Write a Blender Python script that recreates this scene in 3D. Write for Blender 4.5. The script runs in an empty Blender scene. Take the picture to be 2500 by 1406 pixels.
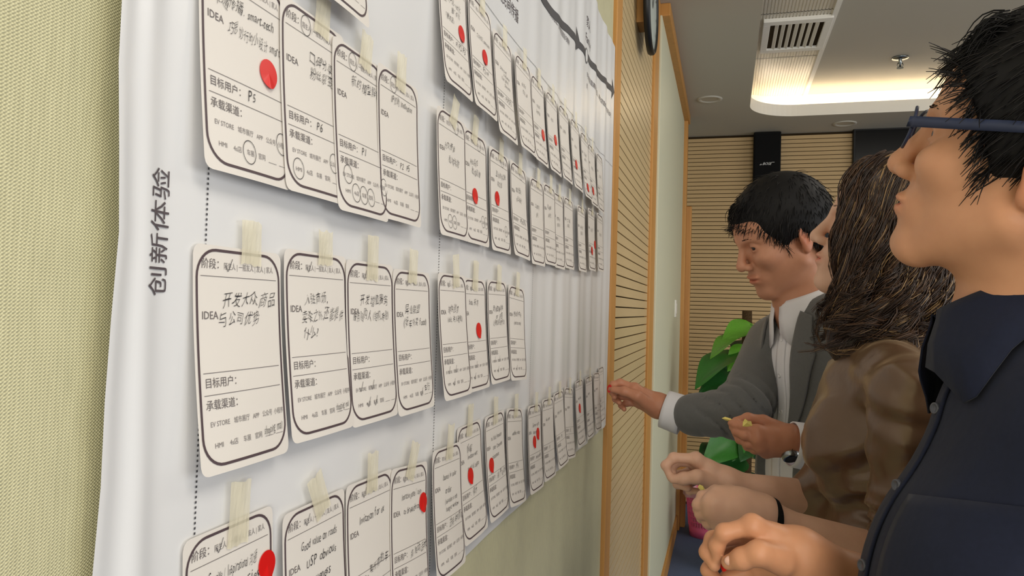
import bpy, bmesh, math, random
import numpy as np
from mathutils import Vector, Matrix
random.seed(7); RNG = np.random.default_rng(7)
scn = bpy.context.scene
col = scn.collection
PI = math.pi

# ---------------------------------------------------------------- camera
F_PX, CX, CY = 1805.0, 1250.0, 703.0
YAW, PITCH, ROLL = math.radians(16.11), math.radians(1.51), math.radians(1.6)
CAM = np.array([0.30, 0.0, 1.40])
FW = np.array([-math.sin(YAW)*math.cos(PITCH), math.cos(YAW)*math.cos(PITCH), math.sin(PITCH)])
_r0 = np.array([math.cos(YAW), math.sin(YAW), 0.0]); _u0 = np.cross(_r0, FW)
RT = math.cos(ROLL)*_r0 + math.sin(ROLL)*_u0
UP = -math.sin(ROLL)*_r0 + math.cos(ROLL)*_u0
cd = bpy.data.cameras.new('camera'); cam = bpy.data.objects.new('camera', cd); col.objects.link(cam)
cd.sensor_width = 36.0; cd.lens = 36.0*F_PX/2500.0; cd.clip_start = 0.02
cam.matrix_world = Matrix(((RT[0], UP[0], -FW[0], CAM[0]), (RT[1], UP[1], -FW[1], CAM[1]), (RT[2], UP[2], -FW[2], CAM[2]), (0, 0, 0, 1)))
scn.camera = cam

# ---------------------------------------------------------------- colour, world, lights
def lin(c):
    return tuple(((v/255.0)/12.92 if v/255.0 <= 0.04045 else ((v/255.0+0.055)/1.055)**2.4) for v in c)
vs = scn.view_settings
vs.view_transform = 'Standard'; vs.look = 'None'; vs.gamma = 1.0; vs.use_curve_mapping = False
vs.exposure = 0.14
w = bpy.data.worlds.new('world'); scn.world = w; w.use_nodes = True
w.node_tree.nodes['Background'].inputs[0].default_value = (1.0, 0.99, 0.97, 1)
w.node_tree.nodes['Background'].inputs[1].default_value = 0.55
def area(name, loc, rot, sx, sy, power, color):
    l = bpy.data.lights.new(name, 'AREA'); l.shape = 'RECTANGLE'; l.size = sx; l.size_y = sy
    l.energy = power; l.color = color
    o = bpy.data.objects.new(name, l); o.location = loc; o.rotation_euler = rot; col.objects.link(o)
    return o
# daylight through the windows of the wall opposite the poster, and the lit ceiling panels of the room
area('window_daylight', (4.35, 1.2, 1.55), (0, math.radians(90), 0), 1.5, 5.0, 56, (0.97, 0.98, 1.0))
area('rear_fill_light', (1.9, -3.1, 1.6), (math.radians(90), 0, 0), 3.0, 1.5, 88, (1.0, 0.97, 0.93))  # soft fill added behind the camera to brighten the people; no window there
area('ceiling_panel_light', (1.7, -0.6, 2.84), (0, 0, 0), 1.2, 1.2, 34, (1.0, 0.93, 0.83))
area('ceiling_panel_light', (1.9, 2.4, 2.84), (0, 0, 0), 1.0, 1.0, 16, (1.0, 0.93, 0.83))

# ---------------------------------------------------------------- pixel <-> place (only used to read off where things stand)
def ray(x, y): return FW + (x-CX)/F_PX*RT - (y-CY)/F_PX*UP
def onx(x, y, off=0.0):
    d = ray(x, y); t = (off-CAM[0])/d[0]; return CAM + t*d
def ony(x, y, yy):
    d = ray(x, y); t = (yy-CAM[1])/d[1]; return CAM + t*d
def onz(x, y, zz):
    d = ray(x, y); t = (zz-CAM[2])/d[2]; return CAM + t*d
def P(x, y, dep): return CAM + dep*ray(x, y)

# ---------------------------------------------------------------- materials
MATS = {}
def mat(name, rgb, rough=0.6, spec=0.4, metal=0.0, sheen=0.0, noise=None, bump=None, trans=0.0, alpha=1.0, coat=0.0, sss=0.0):
    """noise=(scale, amount, (sx,sy,sz)); bump=(scale, strength, distance, (sx,sy,sz))"""
    if name in MATS: return MATS[name]
    m = bpy.data.materials.new(name); m.use_nodes = True; nt = m.node_tree; b = nt.nodes['Principled BSDF']
    c = lin(rgb); b.inputs['Base Color'].default_value = (*c, 1)
    b.inputs['Roughness'].default_value = rough; b.inputs['Specular IOR Level'].default_value = spec
    b.inputs['Metallic'].default_value = metal
    b.inputs['Sheen Weight'].default_value = sheen
    b.inputs['Transmission Weight'].default_value = trans; b.inputs['Alpha'].default_value = alpha
    b.inputs['Coat Weight'].default_value = coat
    if sss > 0:
        b.inputs['Subsurface Weight'].default_value = sss
        b.inputs['Subsurface Radius'].default_value = (1.0, 0.35, 0.2); b.inputs['Subsurface Scale'].default_value = 0.006
    tc = nt.nodes.new('ShaderNodeTexCoord')
    def nz(scale, sc, detail=3):
        mp = nt.nodes.new('ShaderNodeMapping'); mp.inputs['Scale'].default_value = sc
        nt.links.new(tc.outputs['Object'], mp.inputs['Vector'])
        n = nt.nodes.new('ShaderNodeTexNoise'); n.inputs['Scale'].default_value = scale; n.inputs['Detail'].default_value = detail
        nt.links.new(mp.outputs['Vector'], n.inputs['Vector']); return n
    if noise:
        n = nz(noise[0], noise[2]); mx = nt.nodes.new('ShaderNodeMix'); mx.data_type = 'RGBA'
        a = noise[1]
        mx.inputs[6].default_value = (*[v*(1-a) for v in c], 1); mx.inputs[7].default_value = (*[min(1, v*(1+a)) for v in c], 1)
        nt.links.new(n.outputs['Fac'], mx.inputs[0]); nt.links.new(mx.outputs[2], b.inputs['Base Color'])
    if bump:
        n = nz(bump[0], bump[3]); bp = nt.nodes.new('ShaderNodeBump'); bp.inputs['Strength'].default_value = bump[1]; bp.inputs['Distance'].default_value = bump[2]
        nt.links.new(n.outputs['Fac'], bp.inputs['Height']); nt.links.new(bp.outputs['Normal'], b.inputs['Normal'])
    MATS[name] = m; return m

def weave_mat(name, rgb, pitch, depth):
    """woven wall fabric: threads as two crossed waves with thick-thin noise"""
    m = bpy.data.materials.new(name); m.use_nodes = True; nt = m.node_tree; b = nt.nodes['Principled BSDF']; L = nt.links.new
    b.inputs['Roughness'].default_value = 0.5; b.inputs['Specular IOR Level'].default_value = 0.45; b.inputs['Sheen Weight'].default_value = 0.15
    tc = nt.nodes.new('ShaderNodeTexCoord'); sp = nt.nodes.new('ShaderNodeSeparateXYZ'); L(tc.outputs['Object'], sp.inputs[0])
    wob = nt.nodes.new('ShaderNodeTexNoise'); wob.inputs['Scale'].default_value = 60; L(tc.outputs['Object'], wob.inputs['Vector'])
    def wave(sock, p, phase):
        a = nt.nodes.new('ShaderNodeMath'); a.operation = 'MULTIPLY_ADD'; a.inputs[1].default_value = 2*PI/p; L(sock, a.inputs[0])
        k = nt.nodes.new('ShaderNodeMath'); k.operation = 'MULTIPLY'; k.inputs[1].default_value = phase; L(wob.outputs['Fac'], k.inputs[0]); L(k.outputs[0], a.inputs[2])
        s = nt.nodes.new('ShaderNodeMath'); s.operation = 'SINE'; L(a.outputs[0], s.inputs[0]); return s.outputs[0]
    wy = wave(sp.outputs['Y'], pitch*1.25, 5.0); wz = wave(sp.outputs['Z'], pitch, 5.0)
    pr = nt.nodes.new('ShaderNodeMath'); pr.operation = 'MULTIPLY'; L(wy, pr.inputs[0]); L(wz, pr.inputs[1])
    mxx = nt.nodes.new('ShaderNodeMath'); mxx.operation = 'MULTIPLY_ADD'; mxx.inputs[1].default_value = 0.5; L(wz, mxx.inputs[0]); L(pr.outputs[0], mxx.inputs[2])
    # slubs: long thread streaks
    mp = nt.nodes.new('ShaderNodeMapping'); mp.inputs['Scale'].default_value = (1, 400, 40); L(tc.outputs['Object'], mp.inputs[0])
    sl = nt.nodes.new('ShaderNodeTexNoise'); sl.inputs['Scale'].default_value = 1.0; L(mp.outputs[0], sl.inputs['Vector'])
    big = nt.nodes.new('ShaderNodeTexNoise'); big.inputs['Scale'].default_value = 9; L(tc.outputs['Object'], big.inputs['Vector'])
    f1 = nt.nodes.new('ShaderNodeMath'); f1.operation = 'MULTIPLY_ADD'; f1.inputs[1].default_value = 0.22; f1.inputs[2].default_value = 0.28; L(mxx.outputs[0], f1.inputs[0])
    f2 = nt.nodes.new('ShaderNodeMath'); f2.operation = 'MULTIPLY_ADD'; f2.inputs[1].default_value = 0.55; L(sl.outputs['Fac'], f2.inputs[0]); L(f1.outputs[0], f2.inputs[2])
    f3 = nt.nodes.new('ShaderNodeMath'); f3.operation = 'MULTIPLY_ADD'; f3.inputs[1].default_value = 0.25; f3.use_clamp = True; L(big.outputs['Fac'], f3.inputs[0]); L(f2.outputs[0], f3.inputs[2])
    c = lin(rgb); mx = nt.nodes.new('ShaderNodeMix'); mx.data_type = 'RGBA'
    mx.inputs[6].default_value = (c[0]*.62, c[1]*.62, c[2]*.55, 1); mx.inputs[7].default_value = (c[0]*1.15, c[1]*1.15, c[2]*1.12, 1)
    L(f3.outputs[0], mx.inputs[0]); L(mx.outputs[2], b.inputs['Base Color'])
    bp = nt.nodes.new('ShaderNodeBump'); bp.inputs['Strength'].default_value = 0.5; bp.inputs['Distance'].default_value = depth
    L(mxx.outputs[0], bp.inputs['Height']); L(bp.outputs['Normal'], b.inputs['Normal'])
    MATS[name] = m; return m

def emit(name, rgb, strength):
    m = bpy.data.materials.new(name); m.use_nodes = True; b = m.node_tree.nodes['Principled BSDF']
    b.inputs['Emission Color'].default_value = (*lin(rgb), 1); b.inputs['Emission Strength'].default_value = strength
    b.inputs['Base Color'].default_value = (*lin(rgb), 1); MATS[name] = m; return m

M_FABRIC = weave_mat('wall_fabric', (202, 197, 160), 0.0017, 0.0006)
M_GREEN = mat('pale_green_panel', (212, 212, 186), 0.5, 0.4, bump=(300, .15, .0005, (1, 1, 1)))
M_OAK = mat('orange_oak', (194, 140, 74), 0.45, 0.4, noise=(6, .18, (8, 8, .6)))
M_SLAT = mat('maple_slat', (204, 180, 136), 0.32, 0.5, noise=(5, .08, (1, 1, 14)))
M_SLATB = mat('maple_slat_back', (196, 166, 120), 0.5, 0.35, noise=(5, .08, (1, 1, 14)))
M_GAP = mat('groove_dark', (58, 46, 30), 0.9, 0.1)
M_CEIL = mat('ceiling_paint', (186, 180, 166), 0.8, 0.2)
M_WHITE = mat('cove_white', (240, 236, 226), 0.6, 0.3)
M_CARPET = mat('blue_carpet', (98, 112, 144), 0.95, 0.05, noise=(220, .35, (1, 1, 1)), bump=(400, .6, .002, (1, 1, 1)))
M_BLACK = mat('black_plastic', (16, 16, 17), 0.45, 0.4)

# ---------------------------------------------------------------- mesh helpers
def link(name, me, m=None, parent=None, smooth=False):
    o = bpy.data.objects.new(name, me); col.objects.link(o)
    if m is not None and len(me.materials) == 0:
        for k in (m if isinstance(m, (list, tuple)) else [m]): me.materials.append(k)
    if smooth: me.shade_smooth()
    if parent is not None: o.parent = parent
    return o
def pyd(name, v, f, m=None, parent=None, smooth=False):
    me = bpy.data.meshes.new(name); me.from_pydata([tuple(map(float, p)) for p in v], [], [tuple(map(int, q)) for q in f]); me.update()
    return link(name, me, m, parent, smooth)
def tag(o, label=None, cat=None, group=None, kind=None):
    if label: o['label'] = label
    if cat: o['category'] = cat
    if group: o['group'] = group
    if kind: o['kind'] = kind
    return o
def empty(name, loc=(0, 0, 0), label=None, cat=None, group=None):
    o = bpy.data.objects.new(name, None); o.location = [float(c) for c in loc]; o.empty_display_size = .05; col.objects.link(o)
    return tag(o, label, cat, group)
def boxmesh(name, a, b, bev=0.0):
    bm = bmesh.new(); bmesh.ops.create_cube(bm, size=1)
    a = Vector(a); b = Vector(b); c = (a+b)/2; s = b-a
    for v in bm.verts: v.co = Vector((v.co.x*abs(s.x), v.co.y*abs(s.y), v.co.z*abs(s.z))) + c
    if bev > 0: bmesh.ops.bevel(bm, geom=bm.edges[:], offset=bev, segments=2, profile=.5, affect='EDGES')
    me = bpy.data.meshes.new(name); bm.to_mesh(me); bm.free(); return me
def box(name, a, b, m, parent=None, bev=0.0): return link(name, boxmesh(name, a, b, bev), m, parent)
def lathe(prof, seg=32, close=False):
    v, f = [], []
    n = len(prof)
    for i in range(seg):
        a = 2*PI*i/seg
        for r_, z in prof: v.append((r_*math.cos(a), r_*math.sin(a), z))
    for i in range(seg):
        for j in range(n-1):
            k = (i+1) % seg
            f.append((i*n+j, k*n+j, k*n+j+1, i*n+j+1))
    return v, f
def tube(pts, rad, seg=8, cap=True, flat=1.0):
    """swept tube along a polyline, radius per point"""
    pts = np.asarray(pts, float); n = len(pts); rad = np.broadcast_to(np.asarray(rad, float), (n,))
    t = np.gradient(pts, axis=0); t /= np.linalg.norm(t, axis=1)[:, None]+1e-9
    ref = np.array([0, 0, 1.0]) if abs(t[0][2]) < .9 else np.array([1.0, 0, 0])
    v, f = [], []
    a = np.cross(t[0], ref); a /= np.linalg.norm(a)
    for i in range(n):
        a = a - t[i]*(a@t[i]); a /= np.linalg.norm(a)+1e-9; b = np.cross(t[i], a)
        for k in range(seg):
            g = 2*PI*k/seg; v.append(pts[i]+rad[i]*(math.cos(g)*a+flat*math.sin(g)*b))
    for i in range(n-1):
        for k in range(seg):
            q = (k+1) % seg; f.append((i*seg+k, i*seg+q, (i+1)*seg+q, (i+1)*seg+k))
    if cap:
        f.append(tuple(range(seg))[::-1]); f.append(tuple((n-1)*seg+k for k in range(seg)))
    return v, f
def merge(parts):
    V, Fc = [], []
    for v, f in parts:
        o = len(V); V += [tuple(p) for p in v]; Fc += [tuple(i+o for i in q) for q in f]
    return V, Fc

# ---------------------------------------------------------------- flat lettering and pen strokes
_txt = {}
def glyphs(body, size=1.0, shear=0.0, offset=0.0):
    key = (body, shear, offset)
    if key not in _txt:
        c = bpy.data.curves.new('t', 'FONT'); c.body = body; c.shear = shear; c.offset = offset; c.resolution_u = 2; c.fill_mode = 'FRONT'
        o = bpy.data.objects.new('t', c); col.objects.link(o)
        dg = bpy.context.evaluated_depsgraph_get(); me = bpy.data.meshes.new_from_object(o.evaluated_get(dg))
        v = np.array([x.co[:2] for x in me.vertices]).reshape(-1, 2); f = [tuple(p.vertices) for p in me.polygons]
        wd = o.dimensions[0]
        bpy.data.objects.remove(o); bpy.data.curves.remove(c); bpy.data.meshes.remove(me)
        _txt[key] = (v, f, float(wd))
    v, f, wd = _txt[key]
    return v*size, f, wd*size
class Print:
    """collects flat lettering, rules and pen strokes in a 2D frame"""
    def __init__(s): s.v, s.f = [], []
    def add(s, v, f):
        o = len(s.v); s.v += [tuple(p) for p in v]; s.f += [tuple(i+o for i in q) for q in f]
    def text(s, body, x, y, size, width=None, rot=0.0, shear=0.0, offset=0.0, sx=1.0):
        v, f, wd = glyphs(body, size, shear, offset)
        v = v.copy()
        if width: v[:, 0] *= width/wd
        v[:, 0] *= sx
        c, sn = math.cos(rot), math.sin(rot)
        s.add(np.stack([x+v[:, 0]*c-v[:, 1]*sn, y+v[:, 0]*sn+v[:, 1]*c], 1), f)
    def hand(s, body, x, y, size, slope=0.03, seed=0, maxw=None):
        rg = random.Random(seed*131+len(body)); cx = x
        sc = 1.0
        est = sum(1.0 if ord(ch) > 255 else .5 for ch in body)*size*.92
        if maxw and est > maxw: sc = maxw/est
        for ch in body:
            cjk = ord(ch) > 255
            if ch == ' ': cx += size*.35*sc; continue
            k = size*rg.uniform(.82, 1.12)*(1.0 if cjk else 1.05)
            v, f, wd = glyphs(ch, k, 0.28, -0.014 if cjk else -0.009); v = v.copy()
            if cjk:
                # loosen the strokes: bend the glyph a little
                v[:, 1] += .10*k*np.sin(v[:, 0]/k*3+rg.uniform(0, 6)); v[:, 0] += .08*k*np.sin(v[:, 1]/k*4+rg.uniform(0, 6))
            a = rg.uniform(-.12, .14); c, sn = math.cos(a), math.sin(a)
            yy = y+slope*(cx-x)+rg.uniform(-.06, .06)*size
            s.add(np.stack([cx+(v[:, 0]*c-v[:, 1]*sn)*sc*(.85 if cjk else .8), yy+v[:, 0]*sn+v[:, 1]*c], 1), f)
            cx += (k*.9 if cjk else max(wd, .2*k)*.84+.03*k)*sc
    def stroke(s, pts, wid):
        p = np.asarray(pts, float); t = np.gradient(p, axis=0); t /= np.linalg.norm(t, axis=1)[:, None]+1e-12
        n = np.stack([-t[:, 1], t[:, 0]], 1)*wid/2
        v = np.concatenate([p-n, p+n]); k = len(p)
        s.add(v, [(i, i+1, k+i+1, k+i) for i in range(k-1)])
    def ring(s, x, y, rx, ry, wid, n=26, a0=0.6, turn=1.05):
        s.stroke([(x+rx*math.cos(a0+2*PI*turn*i/n)*(1+.02*i/n), y+ry*math.sin(a0+2*PI*turn*i/n)) for i in range(n+1)], wid)
    def tick(s, x, y, k, wid): s.stroke([(x-.45*k, y+.1*k), (x-.15*k, y-.45*k), (x-.05*k, y-.4*k), (x+.55*k, y+.75*k)], wid)
    def rect(s, x0, y0, x1, y1): s.add([(x0, y0), (x1, y0), (x1, y1), (x0, y1)], [(0, 1, 2, 3)])
    def mesh(s, name, fn):
        me = bpy.data.meshes.new(name); me.from_pydata([fn(a, b) for a, b in s.v], [], s.f); me.update(); return me

# ================================================================ THE ROOM
def struct(o): o['kind'] = 'structure'; return o
ZC, YB = 2.70, 5.60                  # soffit height, back wall
struct(box('floor', (-.1, -3.2, -.08), (4.6, YB+.1, 0), M_CARPET))
# --- left wall: woven fabric panel, wood frame, slatted panel, pale green panel
wl = struct(box('wall_left', (-.12, -3.2, 0), (-.02, YB, 3.0), M_GREEN))
fab = []
seam = [-3.2, -1.1, 0.115, 1.06, 1.945]
pw_f = lambda y: (.0012*math.sin(y*13+1)+.0010*math.sin(y*31)+.0011*math.sin(y*57+1)*(y > .5))
v, f = [], []
NY = 420
for i in range(NY+1):
    y = -3.2+(1.945+3.2)*i/NY
    g = .0006*(abs(y-1.06) < .004)
    for z in (0.08, ZC): v.append((pw_f(y)*.6-g-.001, y, z))
for i in range(NY): f.append((2*i, 2*i+2, 2*i+3, 2*i+1))
pyd('fabric_panel', v, f, M_FABRIC, wl, True)
struct(box('trim_1', (-.02, 1.945, 0), (.010, 2.04, ZC), M_OAK, None, .003))
struct(box('trim_2', (-.02, 2.95, 0), (.014, 3.13, ZC), M_OAK, None, .003))
PITCH_S = .0305
box('groove_backing', (-.02, 2.04, 0.02), (-.006, 2.95, ZC), M_GAP, wl)
sm = boxmesh('slat', (-.006, 2.04, 0), (.004, 2.95, PITCH_S-.0034), .0008)
for k in range(int((ZC-.1)/PITCH_S)):
    o = link('slat', sm, M_SLAT, wl); o.location.z = .1+k*PITCH_S
box('green_panel', (-.02, 3.13, 0.1), (.022, 4.90, ZC-.05), M_GREEN, wl, .002)
struct(box('trim_3', (-.02, 3.13, ZC-.055), (.055, 5.0, ZC), M_OAK, None, .004))
struct(box('trim_4', (-.02, 4.90, 0), (.045, 4.985, ZC-.05), M_OAK, None, .004))
struct(box('trim_5', (-.02, 4.985, 0), (.075, 5.06, 2.10), M_OAK, None, .004))
struct(box('baseboard_left', (-.02, -3.2, 0), (.012, 1.945, .08), M_OAK, None, .003))
struct(box('baseboard_left', (-.02, 3.13, 0), (.034, 4.90, .10), M_OAK, None, .003))
# small switch plate low on the green panel
sw = empty('wall_switch', (.022, 4.35, 1.42), 'white wall switch plate on the pale green panel near the back corner', 'switch')
box('plate', (0, -.045, -.05), (.008, .045, .05), M_WHITE, sw, .003); box('rocker', (.008, -.03, -.03), (.011, .03, .03), M_WHITE, sw, .002)
# --- back wall: full height slats
wb = struct(box('wall_back', (-.12, YB, 0), (4.6, YB+.1, 3.0), M_GAP))
smb = boxmesh('slat', (0, YB-.012, 0), (4.45, YB, .0293-.0042), .0008)
for k in range(int((ZC-.02)/.0293)):
    o = link('slat', smb, M_SLATB, wb); o.location.z = .02+k*.0293
# --- wall opposite with its windows, wall behind the camera
wr = struct(box('wall_right', (4.5, -3.2, 0), (4.6, YB, .75), M_GREEN))
box('lintel', (4.5, -3.2, 2.4), (4.6, YB, 3.0), M_GREEN, wr)
for k in range(5): box('pier', (4.5, -3.2+2.12*k, .75), (4.6, -2.9+2.12*k, 2.4), M_GREEN, wr)
struct(box('wall_near', (-.12, -3.3, 0), (4.6, -3.2, 3.0), M_GREEN))

# --- ceiling: soffit with a rounded tray, cove lip and lit trough
def rrect(x0, y0, x1, y1, r, n=14):
    pts = []
    for cx_, cy_, a0 in ((x1-r, y1-r, 0), (x0+r, y1-r, PI/2), (x0+r, y0+r, PI), (x1-r, y0+r, 1.5*PI)):
        for i in range(n+1):
            a = a0+PI/2*i/n; pts.append((cx_+r*math.cos(a), cy_+r*math.sin(a)))
    return pts
TX0, TY0, TX1, TY1, TR = .425, -2.2, 3.7, 5.11, .30
inner = rrect(TX0, TY0, TX1, TY1, TR)
n = len(inner)
def project_out(p):
    # matching points on the room's rectangle
    cx_, cy_ = (TX0+TX1)/2, (TY0+TY1)/2
    dx, dy = p[0]-cx_, p[1]-cy_
    t = 1e9
    for d, lo, hi, c in ((dx, -.12, 4.6, cx_), (dy, -3.2, YB, cy_)):
        if abs(d) > 1e-9: t = min(t, ((hi if d > 0 else lo)-c)/d)
    return (cx_+dx*t, cy_+dy*t)
outer = [project_out(p) for p in inner]
v = [(x, y, ZC) for x, y in inner]+[(x, y, ZC) for x, y in outer]
f = [(i, n+i, n+(i+1) % n, (i+1) % n) for i in range(n)]
# corners of the room left open by the projection
cor = [(-.12, -3.2), (4.6, -3.2), (4.6, YB), (-.12, YB)]
for cxy in cor:
    j = min(range(n), key=lambda i: (outer[i][0]-cxy[0])**2+(outer[i][1]-cxy[1])**2)
    b = len(v); v.append((*cxy, ZC))
    for q in (j-1, j):
        f.append((n+q % n, b, n+(q+1) % n))
ce = struct(pyd('ceiling', v, f, M_CEIL))
LH = .075                                   # height of the lip
inner2 = rrect(TX0-.03, TY0-.03, TX1+.03, TY1+.03, TR+.03)
outer3 = rrect(TX0-.22, TY0-.22, TX1+.22, TY1+.22, TR+.2)
rings = [(inner, ZC), (inner, ZC+LH), (inner2, ZC+LH), (inner2, ZC+.02), (outer3, ZC+.02), (outer3, 2.90)]
v, f = [], []
for R_, z in rings: v += [(x, y, z) for x, y in R_]
for k in range(len(rings)-1):
    for i in range(n): f.append((k*n+i, (k+1)*n+i, (k+1)*n+(i+1) % n, k*n+(i+1) % n))
pyd('cove_lip', v, f, M_WHITE, ce)
box('tray_ceiling', (TX0+.375, TY0-.3, 2.90), (TX1+.3, TY1+.3, 2.93), M_CEIL, ce)
# ribbed strip with its joints along the tray's left side
M_RIB = mat('ribbed_panel', (222, 214, 196), .32, .5)
v, f = [], []
x = TX0-.24; xs = []
while x < TX0+.36: xs += [(x, 0), (x+.0085, 0), (x+.010, .003), (x+.0145, .003)]; x += .016
joints = [TY0-.3, -.7, .5, 1.7, 2.9, 3.85, 4.52, TY1+.3]
for a, b in zip(joints[:-1], joints[1:]):
    vv = []; ff = []
    for (xx, dz) in xs: vv += [(xx, a+.004, 2.897+dz), (xx, b-.004, 2.897+dz)]
    for i in range(len(xs)-1): ff.append((2*i, 2*i+1, 2*i+3, 2*i+2))
    pyd('ribbed_panel', vv, ff, M_RIB, ce)
box('strip_edge', (TX0+.355, TY0-.3, 2.888), (TX0+.38, TY1+.25, 2.93), M_WHITE, ce)
box('strip_backing', (TX0-.26, TY0-.3, 2.905), (TX0+.36, TY1+.3, 2.93), M_WHITE, ce)
# LED line in the far trough and along the two sides
M_LED = emit('led_warm', (255, 236, 206), 14.0)
led = empty('cove_light', (2.0, TY1+.12, ZC+.05), 'warm linear cove light glowing behind the far lip of the ceiling tray', 'light')
box('led_strip', (-1.50, -.012, -.012), (1.6, .012, .012), M_LED, led); box('led_channel', (-1.50, -.02, -.03), (1.6, .02, -.012), M_WHITE, led)
# air vent: frame with eight slots between slanted blades
vt = empty('ceiling_vent', (.625, 4.145, 2.888), 'white ceiling air vent with dark slots in the ribbed strip', 'vent')
vx, vy = .165, .235
box('duct', (-vx+.03, -vy+.04, .002), (vx-.03, vy-.04, .010), M_GAP, vt)
for nm, a, b in (('frame_rail', (-vx, -vy, -.010), (vx, -vy+.05, .010)), ('frame_rail', (-vx, vy-.05, -.010), (vx, vy, .010)), ('frame_stile', (-vx, -vy+.05, -.010), (-vx+.035, vy-.05, .010)), ('frame_stile', (vx-.035, -vy+.05, -.010), (vx, vy-.05, .010))):
    box(nm, a, b, M_WHITE, vt, .002)
bl = boxmesh('blade', (-.010, -vy+.045, -.0015), (.010, vy-.045, .0015))
for k in range(7):
    o = link('blade', bl, M_WHITE, vt); o.location = (-vx+.035+.26*(k+1)/8, 0, -.002); o.rotation_euler = (0, math.radians(35), 0)
# sprinkler
sp = empty('sprinkler', (1.24, 4.66, 2.90), 'small metal fire sprinkler hanging from the tray ceiling', 'sprinkler')
M_CHROME = mat('chrome', (150, 155, 155), .25, .5, 1.0)
v, f = lathe([(0, 0), (.045, 0), (.043, -.008), (.018, -.012), (0, -.012)], 24); pyd('escutcheon', v, f, M_CHROME, sp, True)
v, f = lathe([(.010, -.012), (.010, -.035), (.006, -.038), (.006, -.055), (0, -.055)], 16); pyd('nozzle', v, f, M_CHROME, sp, True)
v, f = merge([tube([(s*.010, 0, -.03), (s*.016, 0, -.045), (s*.008, 0, -.060)], .0025, 6) for s in (-1, 1)]); pyd('yoke', v, f, M_CHROME, sp, True)
v, f = lathe([(0, -.060), (.018, -.060), (.018, -.063), (0, -.063)], 16); pyd('deflector', v, f, M_CHROME, sp)
# unlit recessed downlights in the soffit
for k, (x, y, lab) in enumerate(((.186, 4.615, 'round white recessed downlight, unlit, in soffit above pale green panel'), (1.05, 5.36, 'round white recessed downlight, unlit, in soffit near the back wall'))):
    d = empty('downlight', (x, y, ZC), lab, 'downlight', 'recessed downlights')
    v, f = lathe([(.075, .0), (.073, -.006), (.058, -.006), (.05, .0)], 40); pyd('trim_ring', v, f, mat('downlight_ring', (196, 191, 178), .5, .3), d, True)
    v, f = lathe([(.052, -.001), (0, -.001)], 40); pyd('lens', v, f, mat('downlight_lens', (176, 170, 156), .3, .5), d)

# --- loudspeaker column, display, clock
spk = empty('loudspeaker', (.565, YB-.012, 2.05), 'tall narrow black loudspeaker mounted high on the slatted back wall', 'loudspeaker')
box('cabinet', (-.092, -.09, -.12), (.092, 0, .645), mat('speaker_black', (11, 11, 12), .7, .2), spk, .006)
box('grille', (-.084, -.096, -.10), (.084, -.09, .63), mat('grille_black', (9, 9, 10), .8, .2, bump=(900, .5, .001, (1, 1, 1))), spk, .002)
pr = Print(); pr.text('BOSE', -.032, .408, .026, width=.064, shear=.45)
pr.rect(-.05, .408, -.036, .4105); pr.rect(-.045, .4135, -.035, .4155); pr.rect(.034, .425, .05, .4275)
me = pr.mesh('badge', lambda a, b: (a, -.0968, b)); link('badge', me, mat('badge_white', (225, 225, 222), .4, .5), spk)
scr = empty('wall_display', (1.75, YB-.012, 2.35), 'flat black display screen high on the slatted back wall', 'screen')
box('bezel', (-.62, -.05, -.36), (.62, 0, .355), M_BLACK, scr, .006)
box('panel', (-.605, -.053, -.345), (.605, -.05, .34), mat('screen_black', (8, 8, 10), .18, .5), scr)
ck = empty('wall_clock', (.004, 2.472, 2.415), 'round wall clock with thick black rim on the slatted panel', 'clock')
def lx(vf): return [(z, -y_, x_) for x_, y_, z in vf[0]], vf[1]      # lathe axis -> +x
for nm, prof, m in (('rim', [(.0, .027), (.135, .027), (.150, .029), (.154, .036), (.153, .046), (.147, .051), (.140, .050), (.137, .046)], M_BLACK),
                    ('face', [(.138, .044), (0, .044)], mat('clock_face', (205, 214, 208), .25, .5)),
                    ('glass', [(.138, .047), (.07, .0485), (0, .049)], mat('clock_glass', (235, 245, 245), .05, .5, trans=.9, alpha=.25))):
    vv, ff = lx(lathe(prof, 48)); pyd(nm, vv, ff, m, ck, True)
for a, l, wd in ((1.0, .085, .008), (2.7, .12, .005)):
    dy, dz = math.cos(a), math.sin(a)
    pyd('hand', [(.0452, -dz*wd, dy*wd), (.0452, dz*wd, -dy*wd), (.0452, dy*l+dz*wd*.4, dz*l-dy*wd*.4), (.0452, dy*l-dz*wd*.4, dz*l+dy*wd*.4)], [(0, 1, 2, 3)], M_BLACK, ck)
for k in range(12):
    a = k*PI/6; c, s = math.cos(a), math.sin(a)
    pyd('hour_mark', [(.0448, r_*c-t*s, r_*s+t*c) for r_, t in ((.110, -.003), (.126, -.003), (.126, .003), (.110, .003))], [(0, 1, 2, 3)], M_BLACK, ck)
box('backing_board', (0, -.075, -.075), (.027, .02, .12), M_OAK, ck, .002)

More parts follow.
